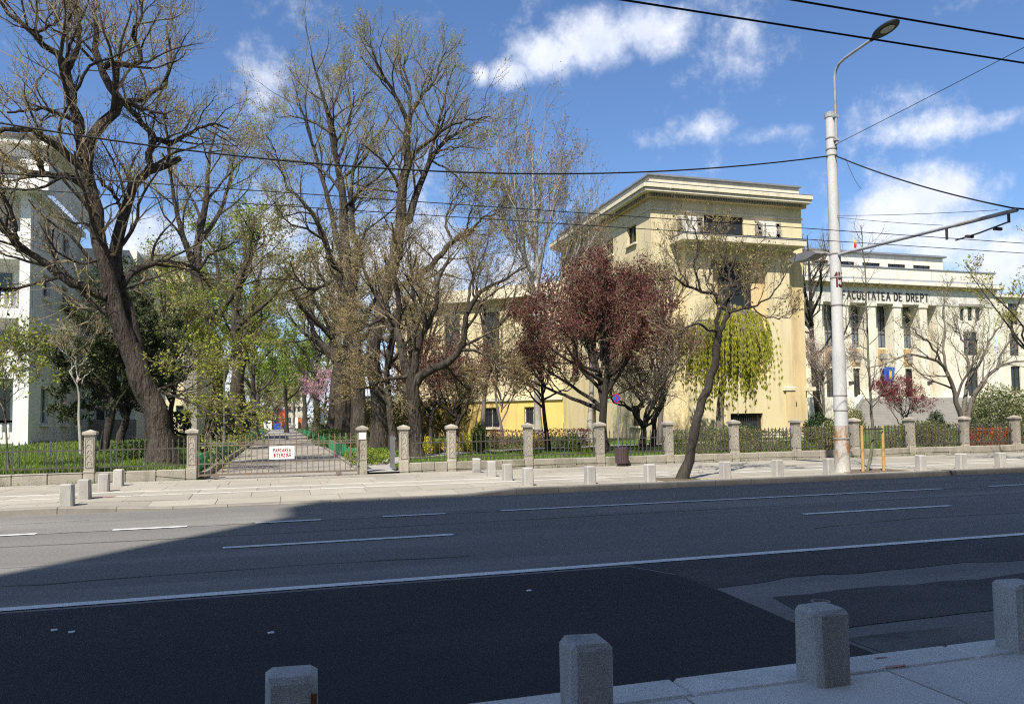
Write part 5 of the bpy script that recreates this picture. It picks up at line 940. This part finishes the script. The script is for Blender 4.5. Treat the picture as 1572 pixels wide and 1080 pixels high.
bush(1262, 33, .85, .75, 3800, .055, DK, 101, 'round dark green shrub at the foot of the corner block')
bush(1284, 29, 1.0, .62, 4500, .045, VG, 102, 'pale variegated shrub left of the utility pole'); bush(1308, 33, .75, 1.0, 3200, .045, [('leaf_bud', .6), ('leaf_hedge', .4)], 103, 'olive-yellow rounded shrub right of the utility pole')
bush(1415, 29, 1.05, .60, 4500, .045, VG, 104, 'pale variegated shrub below the red maple'); bush(1438, 30, .5, .80, 2400, .045, DK, 105, 'small dark upright evergreen shrub before the hall steps')
bush(1545, 29, 1.9, 1.35, 12000, .055, VG, 106, 'large variegated shrub right of the many-stemmed tree'); bush(1514, 27, .8, .62, 3000, .045, VG, 107, 'low variegated shrub beside the many-stemmed trunk')
bush(1120, 27.5, .95, .55, 3800, .04, VG, 108, 'pale variegated shrub under the willow')
for i, (x, Y, r, lb) in enumerate([(656, 33, .5, 'yellow flowering bush right of the brown-budded trunk'), (681, 33.5, .42, 'yellow flowering bush left of the second pier'), (716, 33.5, .55, 'yellow flowering bush right of the second pier'), (826, 37.5, .5, 'small yellow flowering bush under the pale slender trunk')]): bush(x, Y, r, r * .78, 2200, .035, [('blossom_yellow', .6), ('leaf_lime', .4)], 110 + i, lb, 'forsythia')
bush(737, 33, .42, .62, 2600, .04, [('leaf_green', .6), ('leaf_dark', .4)], 115, 'small green conifer-like bush beside the yellow flowers'); bush(565, 27.0, .9, .3, 1200, .05, [('leaf_lime', .5), ('leaf_green', .5)], 116, 'low bright weeds by the footpath behind the gate pillar')
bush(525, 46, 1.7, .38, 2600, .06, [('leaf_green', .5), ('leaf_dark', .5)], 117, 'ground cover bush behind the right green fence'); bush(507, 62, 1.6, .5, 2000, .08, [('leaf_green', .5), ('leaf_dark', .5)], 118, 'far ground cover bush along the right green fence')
bush(275, 37, 1.1, .28, 1300, .05, [('leaf_brown', .6), ('leaf_hedge', .4)], 119, 'brownish ground bush at the foot of the huge old tree'); bush(215, 30, 1.0, .36, 1700, .05, [('leaf_green', .6), ('leaf_dark', .4)], 120, 'ivy-green bush left of the huge old trunk')
bush(1150, 36, .8, .5, 2000, .05, DK, 121, 'dark low shrub left of the basement window'); bush(880, 31, .45, .42, 1500, .04, [('leaf_green', .7), ('leaf_dark', .3)], 122, 'small green bush left of the plum trunk')

# ---- grass
def blades(name, label, x0, x1, y0, y1, n, h, w, m, seed, cond=None):
    rg = np.random.default_rng(seed); x = rg.uniform(x0, x1, n); y = y0 + (y1 - y0) * rg.random(n) ** 1.5
    if cond is not None: k = cond(x, y, rg); x, y = x[k], y[k]; n = len(x)
    z = np.array([park_h(a, c) for a, c in zip(x, y)]) - .01; th = rg.uniform(0, 6.28, n); hh = h * rg.uniform(.5, 1.4, n); ww = w * rg.uniform(.7, 1.3, n); l = rg.normal(size=(n, 2)) * .35 * hh[:, None]
    B = np.stack([x, y, z], 1); d = np.stack([np.cos(th) * ww, np.sin(th) * ww, np.zeros(n)], 1); T = B + np.stack([l[:, 0], l[:, 1], hh], 1)
    V = np.stack([B - d, B + d, T], 1).reshape(-1, 3); o = link(name, np_mesh(name, [(V, np.arange(n * 3).reshape(n, 3), 0, False)], [m])); return tag(o, label, 'grass', kind='stuff')
offpath = lambda x, y, rg: ~((np.abs(y - np.interp(x, [2.95, 3.05, 4.3, 7.4, 12.3, 22, 32], [22, 26, 29.3, 32.6, 35.4, 37.4, 38])) < .75) & (x > 3.2)) & (x > 3.5)
blades('grass', 'bright green weedy lawn behind the left fence', -11.5, -2.35, 23.3, 44, 36000, .13, .022, 'weed', 1)
blades('grass', 'green lawn behind the right fence and along the path', 3.4, 29, 23.3, 44, 48000, .09, .022, 'grass', 2, offpath)

for x_, Y_, h_, sd_, lb_ in ((412, 205, 14, 64, 'bare hazy tree behind the left gable of the kiosk'), (432, 215, 16, 65, 'bare hazy tree behind the right gable of the kiosk'), (452, 205, 14, 66, 'bare hazy tree right of the kiosk'), (470, 170, 15, 67, 'greenish tree at the far right end of the driveway'), (398, 185, 14, 68, 'greenish tree at the far left end of the driveway')):
    simple_tree('distant_tree', x_, 650, Y_, h_, .3, sd_, lb_, LM if 'green' in lb_ else [('leaf_bud', 1.0)], 5000, .16, .2, .42, 9, dict(n=(5, 5, 4), rt=.02, sp=.3), 'bark_grey', 'twig_grey', (0, 0), .5, (25, 75))

blades('dry_grass', 'dry straw-coloured tufts scattered in the left lawn', -11.5, -2.35, 23.3, 44, 5000, .09, .02, 'leaf_brown', 3, lambda x, y, rg: np.sin(x * 1.7 + 2) * np.sin(y * 1.1) + .5 * rg.random(len(x)) > .55)
blades('dry_grass', 'dry straw-coloured tufts scattered in the right lawn', 3.6, 29, 23.3, 44, 9000, .07, .02, 'leaf_brown', 4, lambda x, y, rg: (np.sin(x * 1.1) * np.sin(y * .9 + x * .3) + .5 * rg.random(len(x)) > .6) & offpath(x, y, rg))

TB = [('leaf_brown', .5), ('leaf_hedge', .3), ('leaf_bud', .2)]
for i, (x_, Y_, rx_, rz_, lb_) in enumerate(((600, 70, 4.5, 1.7, 'brownish undergrowth behind the tall two-stemmed tree'), (655, 66, 4.0, 1.9, 'brownish undergrowth left of the rear wing'), (560, 84, 4.5, 2.0, 'brown-green undergrowth behind the right avenue row'), (525, 100, 4.5, 2.2, 'far brown-green undergrowth beside the arched board'), (345, 92, 3.6, 1.8, 'green undergrowth behind the left avenue row'), (378, 120, 4.0, 2.0, 'far green undergrowth left of the driveway'))):
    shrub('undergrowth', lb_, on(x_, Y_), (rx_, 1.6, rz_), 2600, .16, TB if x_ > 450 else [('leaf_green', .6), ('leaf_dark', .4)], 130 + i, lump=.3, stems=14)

# ---- fallen leaves on the pavement and weeds along the fence foot
rg = np.random.default_rng(9); C = np.concatenate([np.stack([rg.uniform(-12, 30, 420), rg.choice([22.7, 16.75], 420) + rg.normal(size=420) * .14, np.full(420, .128)], 1), np.stack([rg.uniform(-12, 30, 260), rg.uniform(16.7, 22.8, 260), np.full(260, .128)], 1)]); C = C[~((C[:, 0] > -2.8) & (C[:, 0] < 4.2) & (C[:, 1] < 18.6))]
V, F = leaves(rg, C, .028, None, .0, 6.0); V[:, 2] = np.maximum(V[:, 2], .1255); tag(link('fallen_leaves', np_mesh('fallen_leaves', [(V, F, 0, False)], ['leaf_brown'])), 'dry leaves scattered over the far pavement', 'leaves', kind='stuff')
n = 700; x = np.concatenate([rg.uniform(-11, -2.5, 200), rg.uniform(3.7, 29, 500)]); y = 22.93 - np.abs(rg.normal(size=n)) * .025; k = np.sin(x * 2.3) + np.sin(x * .9 + 1) + rg.random(n) > .9; x, y = x[k], y[k]; n = len(x)
B = np.stack([x, y, np.full(n, .12)], 1); th = rg.uniform(0, 6.28, n); d_ = np.stack([np.cos(th), np.sin(th), 0 * th], 1) * .012; T_ = B + np.stack([rg.normal(size=n) * .03, -np.abs(rg.normal(size=n)) * .03, rg.uniform(.04, .13, n)], 1)
tag(link('weeds', np_mesh('weeds', [(np.stack([B - d_, B + d_, T_], 1).reshape(-1, 3), np.arange(n * 3).reshape(n, 3), 0, False)], ['weed'])), 'small weeds growing at the foot of the fence plinth', 'weeds', kind='stuff')

# ================================================================== fences, gate, street furniture
FY = 23.1
def pier_mesh(h=1.42):
    b = MB().box(-.14, .14, -.14, .14, 0, .36, .02).box(-.125, .125, -.125, .125, .363, h - .12)
    return b.mesh('pier', 'pier')
PM = pier_mesh()
cap = MB().box(-.17, .17, -.17, .17, 0, .07); cap.add([(-.17, -.17, .07), (.17, -.17, .07), (.17, .17, .07), (-.17, .17, .07), (0, 0, .14)], [(0, 1, 4), (1, 2, 4), (2, 3, 4), (3, 0, 4)]); CAPM = cap.mesh('cap', 'pier')
rl = MB(); r = random.Random(4)
rl.box(-.10, -.088, -.138, -.126, .42, 1.22).box(.088, .10, -.138, -.126, .42, 1.22).box(-.087, .087, -.138, -.126, .42, .432).box(-.087, .087, -.138, -.126, 1.208, 1.22)
for k in range(5):                                          # carved scroll
    cz = .52 + k * .15; s = 1 if k % 2 else -1; rl.tube([(s * (.055 * math.cos(a) - .01), -.126, cz + .075 * math.sin(a)) for a in [j * .7 - .6 for j in range(7)]], .011, 5)
RLM = rl.mesh('carving', 'relief')
def pier(x, parent, y=FY):
    p = put('pier', PM, (x, y, ST - .01), parent); p.rotation_euler.z = rnd.uniform(-.02, .02)
    for n, m, z in (('cap', CAPM, 1.30), ('carving', RLM, 0)):
        c = link(n, m, p); c.location = (0, 0, z)
    return p
pk = MB().box(-.011, .011, -.011, .011, 0, .80); pk.add([(-.02, -.02, .80), (.02, -.02, .80), (.02, .02, .80), (-.02, .02, .80), (0, 0, .90)], [(0, 1, 4), (1, 2, 4), (2, 3, 4), (3, 0, 4), (3, 2, 1, 0)]); PKM = pk.mesh('picket', 'iron')
def fence(label, xs_, cut=300):
    e = empty('park_fence', ((xs_[0] + xs_[-1]) / 2, FY, ST), label, 'fence'); npk = 0
    for i, x in enumerate(xs_):
        pier(x, e)
        if i == len(xs_) - 1: break
        x0, x1 = x + .145, xs_[i + 1] - .145; n = 3; w = (x1 - x0) / n
        for k in range(n): MB().box(x0 + k * w + .004, x0 + (k + 1) * w - .004, FY - .14 + rnd.uniform(-.008, .008), FY + .14, ST - .01, ST + .29 + rnd.uniform(-.006, .006), .02).build('plinth_stone', 'plinth', e)
        for z in (.86, .40): MB().box(x0 - .02, x1 + .02, FY - .016, FY + .016, ST + z, ST + z + .03).build('rail', 'iron', e)
        m = round((x1 - x0) / .145)
        for k in range(m): o = put('picket', PKM, (x0 + (k + .5) * (x1 - x0) / m, FY, ST + .26), e); o.rotation_euler.x = rnd.uniform(-.01, .01)
        if x > 9:
            rb = MB()
            for k in range(m - 1):
                cx_ = x0 + (k + 1) * (x1 - x0) / m; rb.tube([(cx_ + .055 * math.cos(a * math.pi / 5), FY, ST + .50 + .055 * math.sin(a * math.pi / 5)) for a in range(11)], .006, 4, False)
            tag(rb.build('scroll_rings', 'iron', e), kind='stuff')
    return e
LP = [-10.3, -7.65, -4.88, -2.34]; RP = [3.55, 5.01, 7.47, 9.91, 12.39, 14.89, 17.38, 19.86, 22.36, 24.9, 27.44, 29.95, 32.45, 34.95, 37.45, 39.95]
fence('low iron fence with two stone piers left of the gate', LP); fence('long iron park fence with carved stone piers right of the gate', RP)
gp = empty('gate_pillar', (2.32, FY, ST), 'lone carved stone gate pillar with a white notice between gate and footpath', 'pillar'); pier(2.32, gp); MB().box(2.22, 2.42, FY - .150, FY - .141, ST + 1.02, ST + 1.22).build('notice', 'sign_white', gp)
# sliding gate
GY = 22.84; ga, gb = -2.16, 2.14; G = empty('sliding_gate', (0, GY, ST), 'wide rusty iron bar gate across the driveway', 'gate')
for z, t in ((.10, .05), (.42, .03), (.92, .03), (.99, .025)): MB().box(ga, gb, GY - t / 2, GY + t / 2, ST + z, ST + z + t).build('rail', 'gate_iron', G)
bar = MB().box(-.011, .011, -.011, .011, 0, 1.10).mesh('bar', 'gate_iron')
for i in range(29): put('bar', bar, (ga + .02 + i * (gb - ga - .04) / 28, GY - .0, ST + .12 + rnd.uniform(-.01, .01)), G)
wh = MB().tube([(0, -.03, 0), (0, .03, 0)], .065, 12).mesh('wheel', 'dark_metal')
for x in (-1.7, 1.62): put('wheel', wh, (x, GY, ST + .06), G); MB().box(x - .08, x + .08, GY - .045, GY - .032, ST + .02, ST + .12).build('wheel_bracket', 'gate_iron', G)
p0, p1 = at(413.5, 684.5, GY - .05), at(452, 703.8, GY - .05)
SG = empty('gate_sign', ((p0.x + p1.x) / 2, GY - .04, p1.z), 'white board with red stencil lettering hung on the driveway gate', 'sign'); MB().box(p0.x, p1.x, GY - .05, GY - .03, p1.z, p0.z).build('board', 'sign_white', SG)
W = p1.x - p0.x; Hh = p0.z - p1.z
for txt, zz in (('PARCAREA', .56), ('INTERZISĂ', .18)):
    w0 = lettering(MB(), txt, 1.0, lambda u, v, d: (u, d, v), .2, .28); k = W * .70 / w0; s = Hh * .24
    m = MB(); lettering(m, txt, 1.0, lambda u, v, d: (p0.x + W * .15 + u * k, GY - .051 - d, p1.z + Hh * zz + v * s), .21, .28, False, .003); tag(m.build('lettering', 'sign_red', SG), kind='stuff')
# small side gate, standing open
SD = empty('side_gate', (3.36, FY, ST), 'small dark grey slatted side gate standing open by the footpath', 'gate')
for z in (.1, .55, 1.0): MB().box(3.30, 3.34, FY + .1, FY + 1.0, ST + z, ST + z + .04).build('rail', 'lamp_grey', SD)
sl = MB().box(-.008, .008, -.035, .035, 0, .98).mesh('slat', 'lamp_grey')
for i in range(10): put('slat', sl, (3.29, FY + .14 + i * .092, ST + .1), SD)
# green picket fences along the driveway
gpk = MB().box(-.022, .022, -.055, .055, 0, .52, .012).mesh('picket', 'green_paint')
for sx, lab in ((-1, 'low green picket fence along the left side of the driveway'), (1, 'low green picket fence along the right side of the driveway')):
    X = lambda y: -2.32 if sx < 0 else 2.55 + .008 * (y - 24); e = empty('green_fence', (X(24), 24, .15), lab, 'fence'); y = 24.3; n = 0; rest = MB()
    while y < 125:
        z = .15 + (.08 if sx < 0 else 0)
        if sx > 0 and 31.0 < y < 33.4: y += .2; continue
        if n < 260: o = put('picket', gpk, (X(y), y, z + rnd.uniform(-.02, .02)), e); o.rotation_euler.y = rnd.uniform(-.03, .03)
        else: rest.box(X(y) - .022, X(y) + .022, y - .055, y + .055, z, z + .52)
        n += 1; y += .185 if n % 9 else .34
    tag(rest.build('far_pickets', 'green_paint', e), kind='stuff')
    for zz in (.12, .40): MB().add([(X(a) + dx, a, .15 + zz + dz) for a in (24.2, 125) for dx, dz in ((-.012, 0), (.012, 0), (.012, .035), (-.012, .035))], [(0, 1, 5, 4), (1, 2, 6, 5), (2, 3, 7, 6), (3, 0, 4, 7), (3, 2, 1, 0), (4, 5, 6, 7)]).build('rail', 'green_paint', e)
# bollards
def bollard_mesh(sd):
    r_ = random.Random(sd); b = MB().box(-.112, .112, -.112, .112, 0, .43, .024); k = lambda v: (v[0] * (1 + .03 * (.43 - v[2])) + r_.uniform(-.006, .006), v[1] * (1 + .03 * (.43 - v[2])) + r_.uniform(-.006, .006), v[2] + (r_.uniform(-.008, .005) if v[2] > .2 else 0)); b.v = [k(v) for v in b.v]; return b.mesh('bollard', 'granite')
BMS = [bollard_mesh(i) for i in range(6)]
def bollard(x, y, label, group, h=1.0, rz=None):
    o = put('granite_bollard', rnd.choice(BMS), (x, y, ST - .008), None, rnd.uniform(-.05, .05) if rz is None else rz); o.rotation_euler.x = rnd.uniform(-.015, .015); o.rotation_euler.y = rnd.uniform(-.015, .015); o.scale.z = h; return tag(o, label, 'bollard', group)
for i, y in enumerate((16.72, 18.1, 19.95, 21.65)): bollard(-3.92, y, ['brownish granite bollard at the left kerb, nearest of its row of four', 'second granite bollard from the kerb in the left row', 'third granite bollard from the kerb in the left row', 'granite bollard nearest the fence in the left row'][i], 'row of bollards left of the driveway')
for i, y in enumerate((17.05, 18.72, 20.25, 21.95)): bollard(5.5, y, ['kerbside granite bollard of the slanting row right of the driveway', 'second granite bollard from the kerb in the row right of the driveway', 'third granite bollard from the kerb in the row right of the driveway', 'granite bollard nearest the fence in the row right of the driveway'][i], 'row of bollards right of the driveway')
for px_, lb in ((908, 'granite kerbside bollard below the litter bin'), (1000, 'granite kerbside bollard just left of the leaning tree'), (1116, 'granite kerbside bollard just right of the leaning tree'), (1197, 'granite kerbside bollard between leaning tree and utility pole'), (1276, 'granite kerbside bollard touching the utility pole in view'), (1418, 'first granite kerbside bollard right of the staked young tree'), (1480, 'second granite kerbside bollard right of the staked young tree'), (1541, 'rightmost granite bollard along the far kerb'), (1600, 'granite bollard past the right end of the far kerb')):
    bollard(at(px_, 735, 16.78).x, 16.86, lb, 'bollards along the far kerb')
for (x, y, lb, h) in ((.045, 3.64, 'near granite bollard with a rusty right edge, cut by the bottom edge', 1.0), (1.475, 3.66, 'near granite bollard in the middle of the bottom edge', 1.0), (3.01, 3.82, 'near granite bollard with dark stained front at lower right', 1.0), (4.60, 3.90, 'near granite bollard cut off by the right edge', 1.04)): bollard(x, y, lb, 'near bollards', h)
M('rust_stain', (.20, .065, .02), (.13, .045, .018), 12, .9); o = bpy.data.objects[[q.name for q in COL.objects if q.get('label', '').startswith('near granite bollard with a rusty')][0]]; MB().box(.085, .110, -.122, -.114, .03, .36).build('rust_streak', 'rust_stain').parent = o
# litter bin
c = at(955, 714, 22.62); LB_ = empty('litter_bin', (c.x, 22.62, ST), 'brown slatted litter bin in front of the fence', 'bin'); sm = MB().box(-.032, .032, -.012, .012, .10, .60).mesh('slat', 'bin_wood')
for i in range(18): a = i * 2 * math.pi / 18; put('slat', sm, (c.x + .2 * math.sin(a), 22.62 - .2 * math.cos(a), ST), LB_, a)
MB().lathe((c.x, 22.62, ST), [(.18, .10), (.18, .56)], 16).build('liner', 'dark_metal', LB_); MB().lathe((c.x, 22.62, ST), [(.12, .0), (.12, .1)], 12).build('foot', 'dark_metal', LB_); MB().lathe((c.x, 22.62, ST), [(.215, .565), (.215, .60), (.205, .60), (.205, .565)], 18).build('hoop', 'dark_metal', LB_)
# round road sign, seen almost edge-on
c = at(949.5, 700, 22.9); zc_ = at(948, 611, 22.9).z; RS = empty('road_sign', (c.x, 22.9, ST), 'round blue and red no-stopping sign on a thin post behind the bin', 'sign')
MB().tube([(c.x, 22.9, ST), (c.x, 22.9, zc_ + .15)], .022, 8).build('post', 'lamp_grey', RS)
th = rad(-76); nx_, ny_ = math.sin(th), -math.cos(th); U = Vector((ny_ * -1, nx_, 0)); Nn = Vector((nx_, ny_, 0)); cc = Vector((c.x, 22.9, zc_)) + Nn * .03
def disc(r, d, m, nm): MB().add([cc + Nn * d + U * r * math.cos(a * math.pi / 12) + EZ * r * math.sin(a * math.pi / 12) for a in range(24)] + [cc + Nn * (d - .004) + U * r * math.cos(a * math.pi / 12) + EZ * r * math.sin(a * math.pi / 12) for a in range(24)], [tuple(range(24)), tuple(reversed(range(24, 48)))] + [(i, 24 + i, 24 + (i + 1) % 24, (i + 1) % 24) for i in range(24)]).build(nm, m, RS)
disc(.17, 0, 'sign_red', 'rim'); disc(.135, .006, 'blue_paint', 'face')
for s in (-1, 1): MB().obox(cc + Nn * .010, (U + EZ * s).normalized() * .13, (U - EZ * s).normalized() * .017, Nn * .0015 * (1 if s > 0 else 1.6)).build('cross_bar', 'sign_red', RS)
# utility pole with street lamp, bracket arm and number
PX, PY_ = 14.47, 17.3; UP = empty('utility_pole', (PX, PY_, ST), 'tall white-painted steel pole numbered 15 with rusty base', 'utility pole')
V3 = lambda x, y, z: (PX + x, PY_ + y, z)
MB().lathe((PX, PY_, 0), [(.215, ST), (.205, .18), (.185, .5), (.182, 1.36)], 24).build('base_section', 'pole_rust', UP, True)
MB().lathe((PX, PY_, 0), [(.180, 1.362), (.172, 3.3), (.168, 3.42), (.152, 3.52), (.146, 6.0), (.132, 9.86)], 24).build('shaft', 'pole_paint', UP, True)
MB().lathe((PX, PY_, 0), [(.15, 9.80), (.15, 9.93), (.06, 9.97)], 18).build('top_cap', 'steel', UP)
for z, rr in ((1.0, .196), (1.75, .184), (2.15, .182), (6.0, .156), (5.35, .158), (8.72, .146), (8.9, .146), (9.2, .144), (4.6, .16)): MB().lathe((PX, PY_, z), [(rr, 0), (rr + .006, .02), (rr, .045)], 20).build('band', 'steel_old', UP)
nb = MB(); a0 = math.atan2(-PY_, -PX)                        # direction from the pole to the viewer
lettering(nb, '15', 1.0, lambda u, v, d: V3(*(lambda ang: (math.cos(ang) * (.153 + d), math.sin(ang) * (.153 + d), 5.12 + v * .36))(a0 - .38 + u * .22 / .15)), .2, .2, False, .003); tag(nb.build('number', 'number_red', UP), kind='stuff')
LA = MB().tube([V3(.03, -.17, 9.0), V3(.03, -.19, 10.85), V3(.03, -.24, 11.03), V3(.03, -.38, 11.15), V3(.03, -.62, 11.20), V3(.03, -1.7, 11.24)], .036, 10).build('lamp_arm', 'steel', UP, True)
for z in (9.1, 9.75): MB().box(PX - .04, PX + .10, PY_ - .22, PY_ - .10, z, z + .07).build('arm_clamp', 'steel', UP)
tip = Vector(V3(.03, -2.06, 11.27)); d = Vector((0, -.995, .08)).normalized(); w = Vector((1, 0, 0)); nn = d.cross(w)
if nn.z > 0: nn = -nn
hd = MB(); ring = [(math.cos(k * math.pi / 12), math.sin(k * math.pi / 12)) for k in range(24)]
for off, sc_ in ((-.07, .5), (-.045, .9), (0, 1.0), (.035, .96)): hd.v += [tuple(tip + d * c_ * .42 * sc_ + w * s_ * .21 * sc_ + nn * off) for c_, s_ in ring]
hd.f = [(i * 24 + k, i * 24 + (k + 1) % 24, (i + 1) * 24 + (k + 1) % 24, (i + 1) * 24 + k) for i in range(3) for k in range(24)] + [tuple(range(24)), tuple(range(72, 96))]; hd.m = [0] * len(hd.f); LH = hd.build('lamp_head', 'lamp_black', UP)
MB().add([tip + d * (c_ * .19 + .06) + w * s_ * .13 + nn * .042 for c_, s_ in ring], [tuple(range(24))]).build('lens', 'lens', LH)
MB().tube([tip - d * .5, tip - d * .3], .05, 8).build('lamp_neck', 'lamp_black', UP)
AR = MB().tube([V3(0, -.12, 5.98), V3(0, -5.38, 5.80)], [.045, .036], 10).build('bracket_arm', 'steel', UP, True); MB().tube([V3(0, -3.9, 5.849), V3(0, -5.4, 5.797)], .043, 10).build('arm_sleeve', 'steel_old', UP)
for y in (-3.65, -5.2): MB().box(PX - .02, PX + .02, PY_ + y - .02, PY_ + y + .02, 5.58, 5.84).build('insulator', 'dark_metal', UP)
MB().tube([V3(.25, -3.65, 5.58), V3(.1, -4.4, 5.56), V3(0, -5.2, 5.60)], .018, 6).build('cross_wire', 'dark_metal', UP)
for y in (-4.15, -4.85): MB().obox(V3(.1, y, 5.54), (.10, 0, 0), (0, .03, 0), (0, 0, .03)).build('wire_clamp', 'dark_metal', UP)
l2 = MB().tube([V3(0, .13, 6.02), V3(0, .35, 6.14), V3(0, .62, 6.16)], .025, 8).build('rear_lamp_arm', 'steel_old', UP, True)
MB().prof([(0, 0), (.32, -.055), (.85, -.03), (.95, .03), (.6, .10), (.1, .07)], ((PX - .19, PY_ + .55, 6.16), (0, 1.25, 0)), (0, 0, 1.5), (.38, 0, 0)).build('rear_lamp_head', 'lamp_grey', UP)
# wires
def wire(label, a, b, sag, r, m='cable', n=24, group='overhead wires'):
    a, b = Vector(a), Vector(b); o = MB().tube([a.lerp(b, i / n) - EZ * sag * 4 * (i / n) * (1 - i / n) for i in range(n + 1)], r, 6).build('overhead_wire', m); return tag(o, label, 'wire', group)
def wx(px_, py_, z, x0, x1): p = gnd(px_, py_, z); return (x0, p.y, z), (x1, p.y, z)
def wire3(label, pts, x0, x1, r):
    q = [at(x, y, PY_) for x, y in pts]; k = np.polyfit([v.x for v in q], [v.z for v in q], 2); xs_ = np.linspace(x0, x1, 41)
    return tag(MB().tube([(x, PY_, float(np.polyval(k, x))) for x in xs_], r, 6).build('overhead_wire', 'cable'), label, 'wire', 'overhead wires')
wire3('thick black cable from the pole leftwards across the treetops', [(0, 189), (150, 212), (640, 262), (1000, 263), (1270, 240)], -19.0, PX - .13, .019)
wire('thick black stay cable from the pole down to the bracket tip', V3(.0, -.14, 8.70), V3(0, -5.3, 5.86), .12, .018)
wire('thick black cable leaving past the bracket tip to the right', V3(0, -5.3, 5.86), V3(9, -9.4, 5.2), .2, .018)
wire('thin wire rising from the pole to the upper right edge', V3(0, -.14, 9.0), V3(.6, -18.5, 9.9), .15, .008, 'cable_grey')
a, b = wx(1258, 47.5, 5.8, -60, 90); wire('upper black trolley wire crossing the top right corner, lower of the two', a, b, 0, .0105)
a, b = wx(1400, 31, 5.8, -60, 90); wire('topmost black trolley wire in the top right corner', a, b, 0, .0105)
a, b = wx(590, 306, 5.7, -60, 90); wire('upper thin trolley wire crossing the whole view over the far lane', a, b, 0, .0085)
a, b = wx(590, 326, 5.7, -60, 90); wire('lower thin trolley wire crossing the whole view over the far lane', a, b, 0, .0085)
wire('thin grey wire from the pole to the bracket end', V3(0, -.14, 7.05), V3(.3, -4.7, 6.0), .03, .007, 'cable_grey'); wire('thin grey wire from the pole to the middle of the bracket', V3(0, -.14, 7.0), V3(.05, -3.5, 5.95), .02, .007, 'cable_grey')
wire('loose short wire dangling from the pole top', V3(.2, -.3, 8.6), V3(.45, -.55, 7.7), .1, .007, 'cable_grey', 8)
# tree stakes
for px_, lb in ((1324, 'left yellow wooden stake beside the young tree'), (1356, 'right yellow wooden stake beside the young tree')):
    x = at(px_, 700, 17.1).x; o = MB().tube([(x, 17.1, .10), (x + .01, 17.1, 1.36)], [.042, .038], 8).build('tree_stake', 'stake_wood', origin=(x, 17.1, .1)); tag(o, lb, 'stake', 'stakes of the young tree')
xa, xb = at(1324, 700, 17.1).x, at(1356, 700, 17.1).x; o = MB().box(xa + .04, xb - .04, 17.02, 17.035, 1.24, 1.28).build('tie_strap', 'dark_metal'); tag(o, 'dark strap tying the young tree between its stakes', 'strap')
# things far down the driveway
DY = 172.0; c = at(425, 655, DY); D = empty('waste_container', (c.x, DY, .1), 'blue wheeled waste container at the far end of the driveway', 'container'); w_ = .8
MB().add([(c.x + sx * w_ * k, DY + sy * .55 * k, z) for z, k in ((.28, .82), (1.35, 1.0)) for sx, sy in ((-1, -1), (1, -1), (1, 1), (-1, 1))], [(3, 2, 1, 0), (4, 5, 6, 7), (0, 1, 5, 4), (1, 2, 6, 5), (2, 3, 7, 6), (3, 0, 4, 7)]).build('body', 'blue_paint', D)
MB().prof([(-.9, 0), (.9, 0), (.75, .22), (-.75, .22)], ((c.x, DY - .62, 1.353), (1, 0, 0)), (0, 0, 1), (0, 1.24, 0)).build('lid', 'blue_paint', D)
for sx in (-1, 1):
    for sy in (-1, 1): put('wheel', wh, (c.x + sx * .55, DY + sy * .35, .17), D)
BY = 96.0; c = at(502, 650, BY); AB = empty('arched_board', (c.x, BY, .2), 'white round-topped board with a blue ring emblem among far trees', 'board'); hw = .75; zt2 = at(502, 632, BY).z; zb2 = at(502, 650, BY).z
MB().prof([(-hw, 0), (hw, 0)] + [(hw * math.cos(a * math.pi / 10), zt2 - hw - zb2 + hw * math.sin(a * math.pi / 10)) for a in range(11)], ((c.x, BY, zb2), (1, 0, 0)), (0, 0, 1), (0, .12, 0)).build('panel', 'sign_white', AB); zc2 = (zt2 + zb2) / 2 + .1
MB().tube([(c.x + .32 * math.cos(a * math.pi / 8), BY - .01, zc2 + .32 * math.sin(a * math.pi / 8)) for a in range(17)], .07, 6, False).build('ring_emblem', 'blue_paint', AB)
for s in (-1, 1): MB().box(c.x + s * .6 - .04, c.x + s * .6 + .04, BY + .125, BY + .2, .1, zb2 + .5).build('leg', 'dark_metal', AB)
for i, (x0, x1, y0, y1, m, lb) in enumerate(((403, 417, 645, 653, 'wall_white', 'low white wall left of the blue container'), (453, 457.5, 640, 655, 'wall_white', 'white upright board at the right end of the driveway'), (458, 464, 641, 654, 'roof_orange', 'rusty red board beside the white one'))):
    Y_ = 178.0 + i; p, q_ = at(x0, y1, Y_), at(x1, y0, Y_); e = empty('far_wall' if i == 0 else 'notice_board', ((p.x + q_.x) / 2, Y_, .12), lb, 'wall' if i == 0 else 'board'); MB().box(p.x, q_.x, Y_, Y_ + .3, .4 if i else .12, q_.z).build('panel', m, e)
    for s in (p.x + .15, q_.x - .15): MB().box(s - .08, s + .08, Y_ + .31, Y_ + .45, .05, q_.z - .1).build('post', 'dark_metal', e)
# lamp post in the park, left row; green signal box and blue-green post near the pole
c = at(344, 690, 38); o = empty('park_lamp_post', (c.x, 38, .3), 'thin grey lamp post beside the second left trunk', 'lamp post'); zt3 = at(344, 560, 38).z; MB().tube([(c.x, 38, .2), (c.x, 38, zt3)], [.05, .035], 8).build('post', 'lamp_grey', o); MB().lathe((c.x, 38, zt3), [(.05, 0), (.2, .1), (.24, .32), (.04, .42)], 12).build('lantern', 'lamp_grey', o)
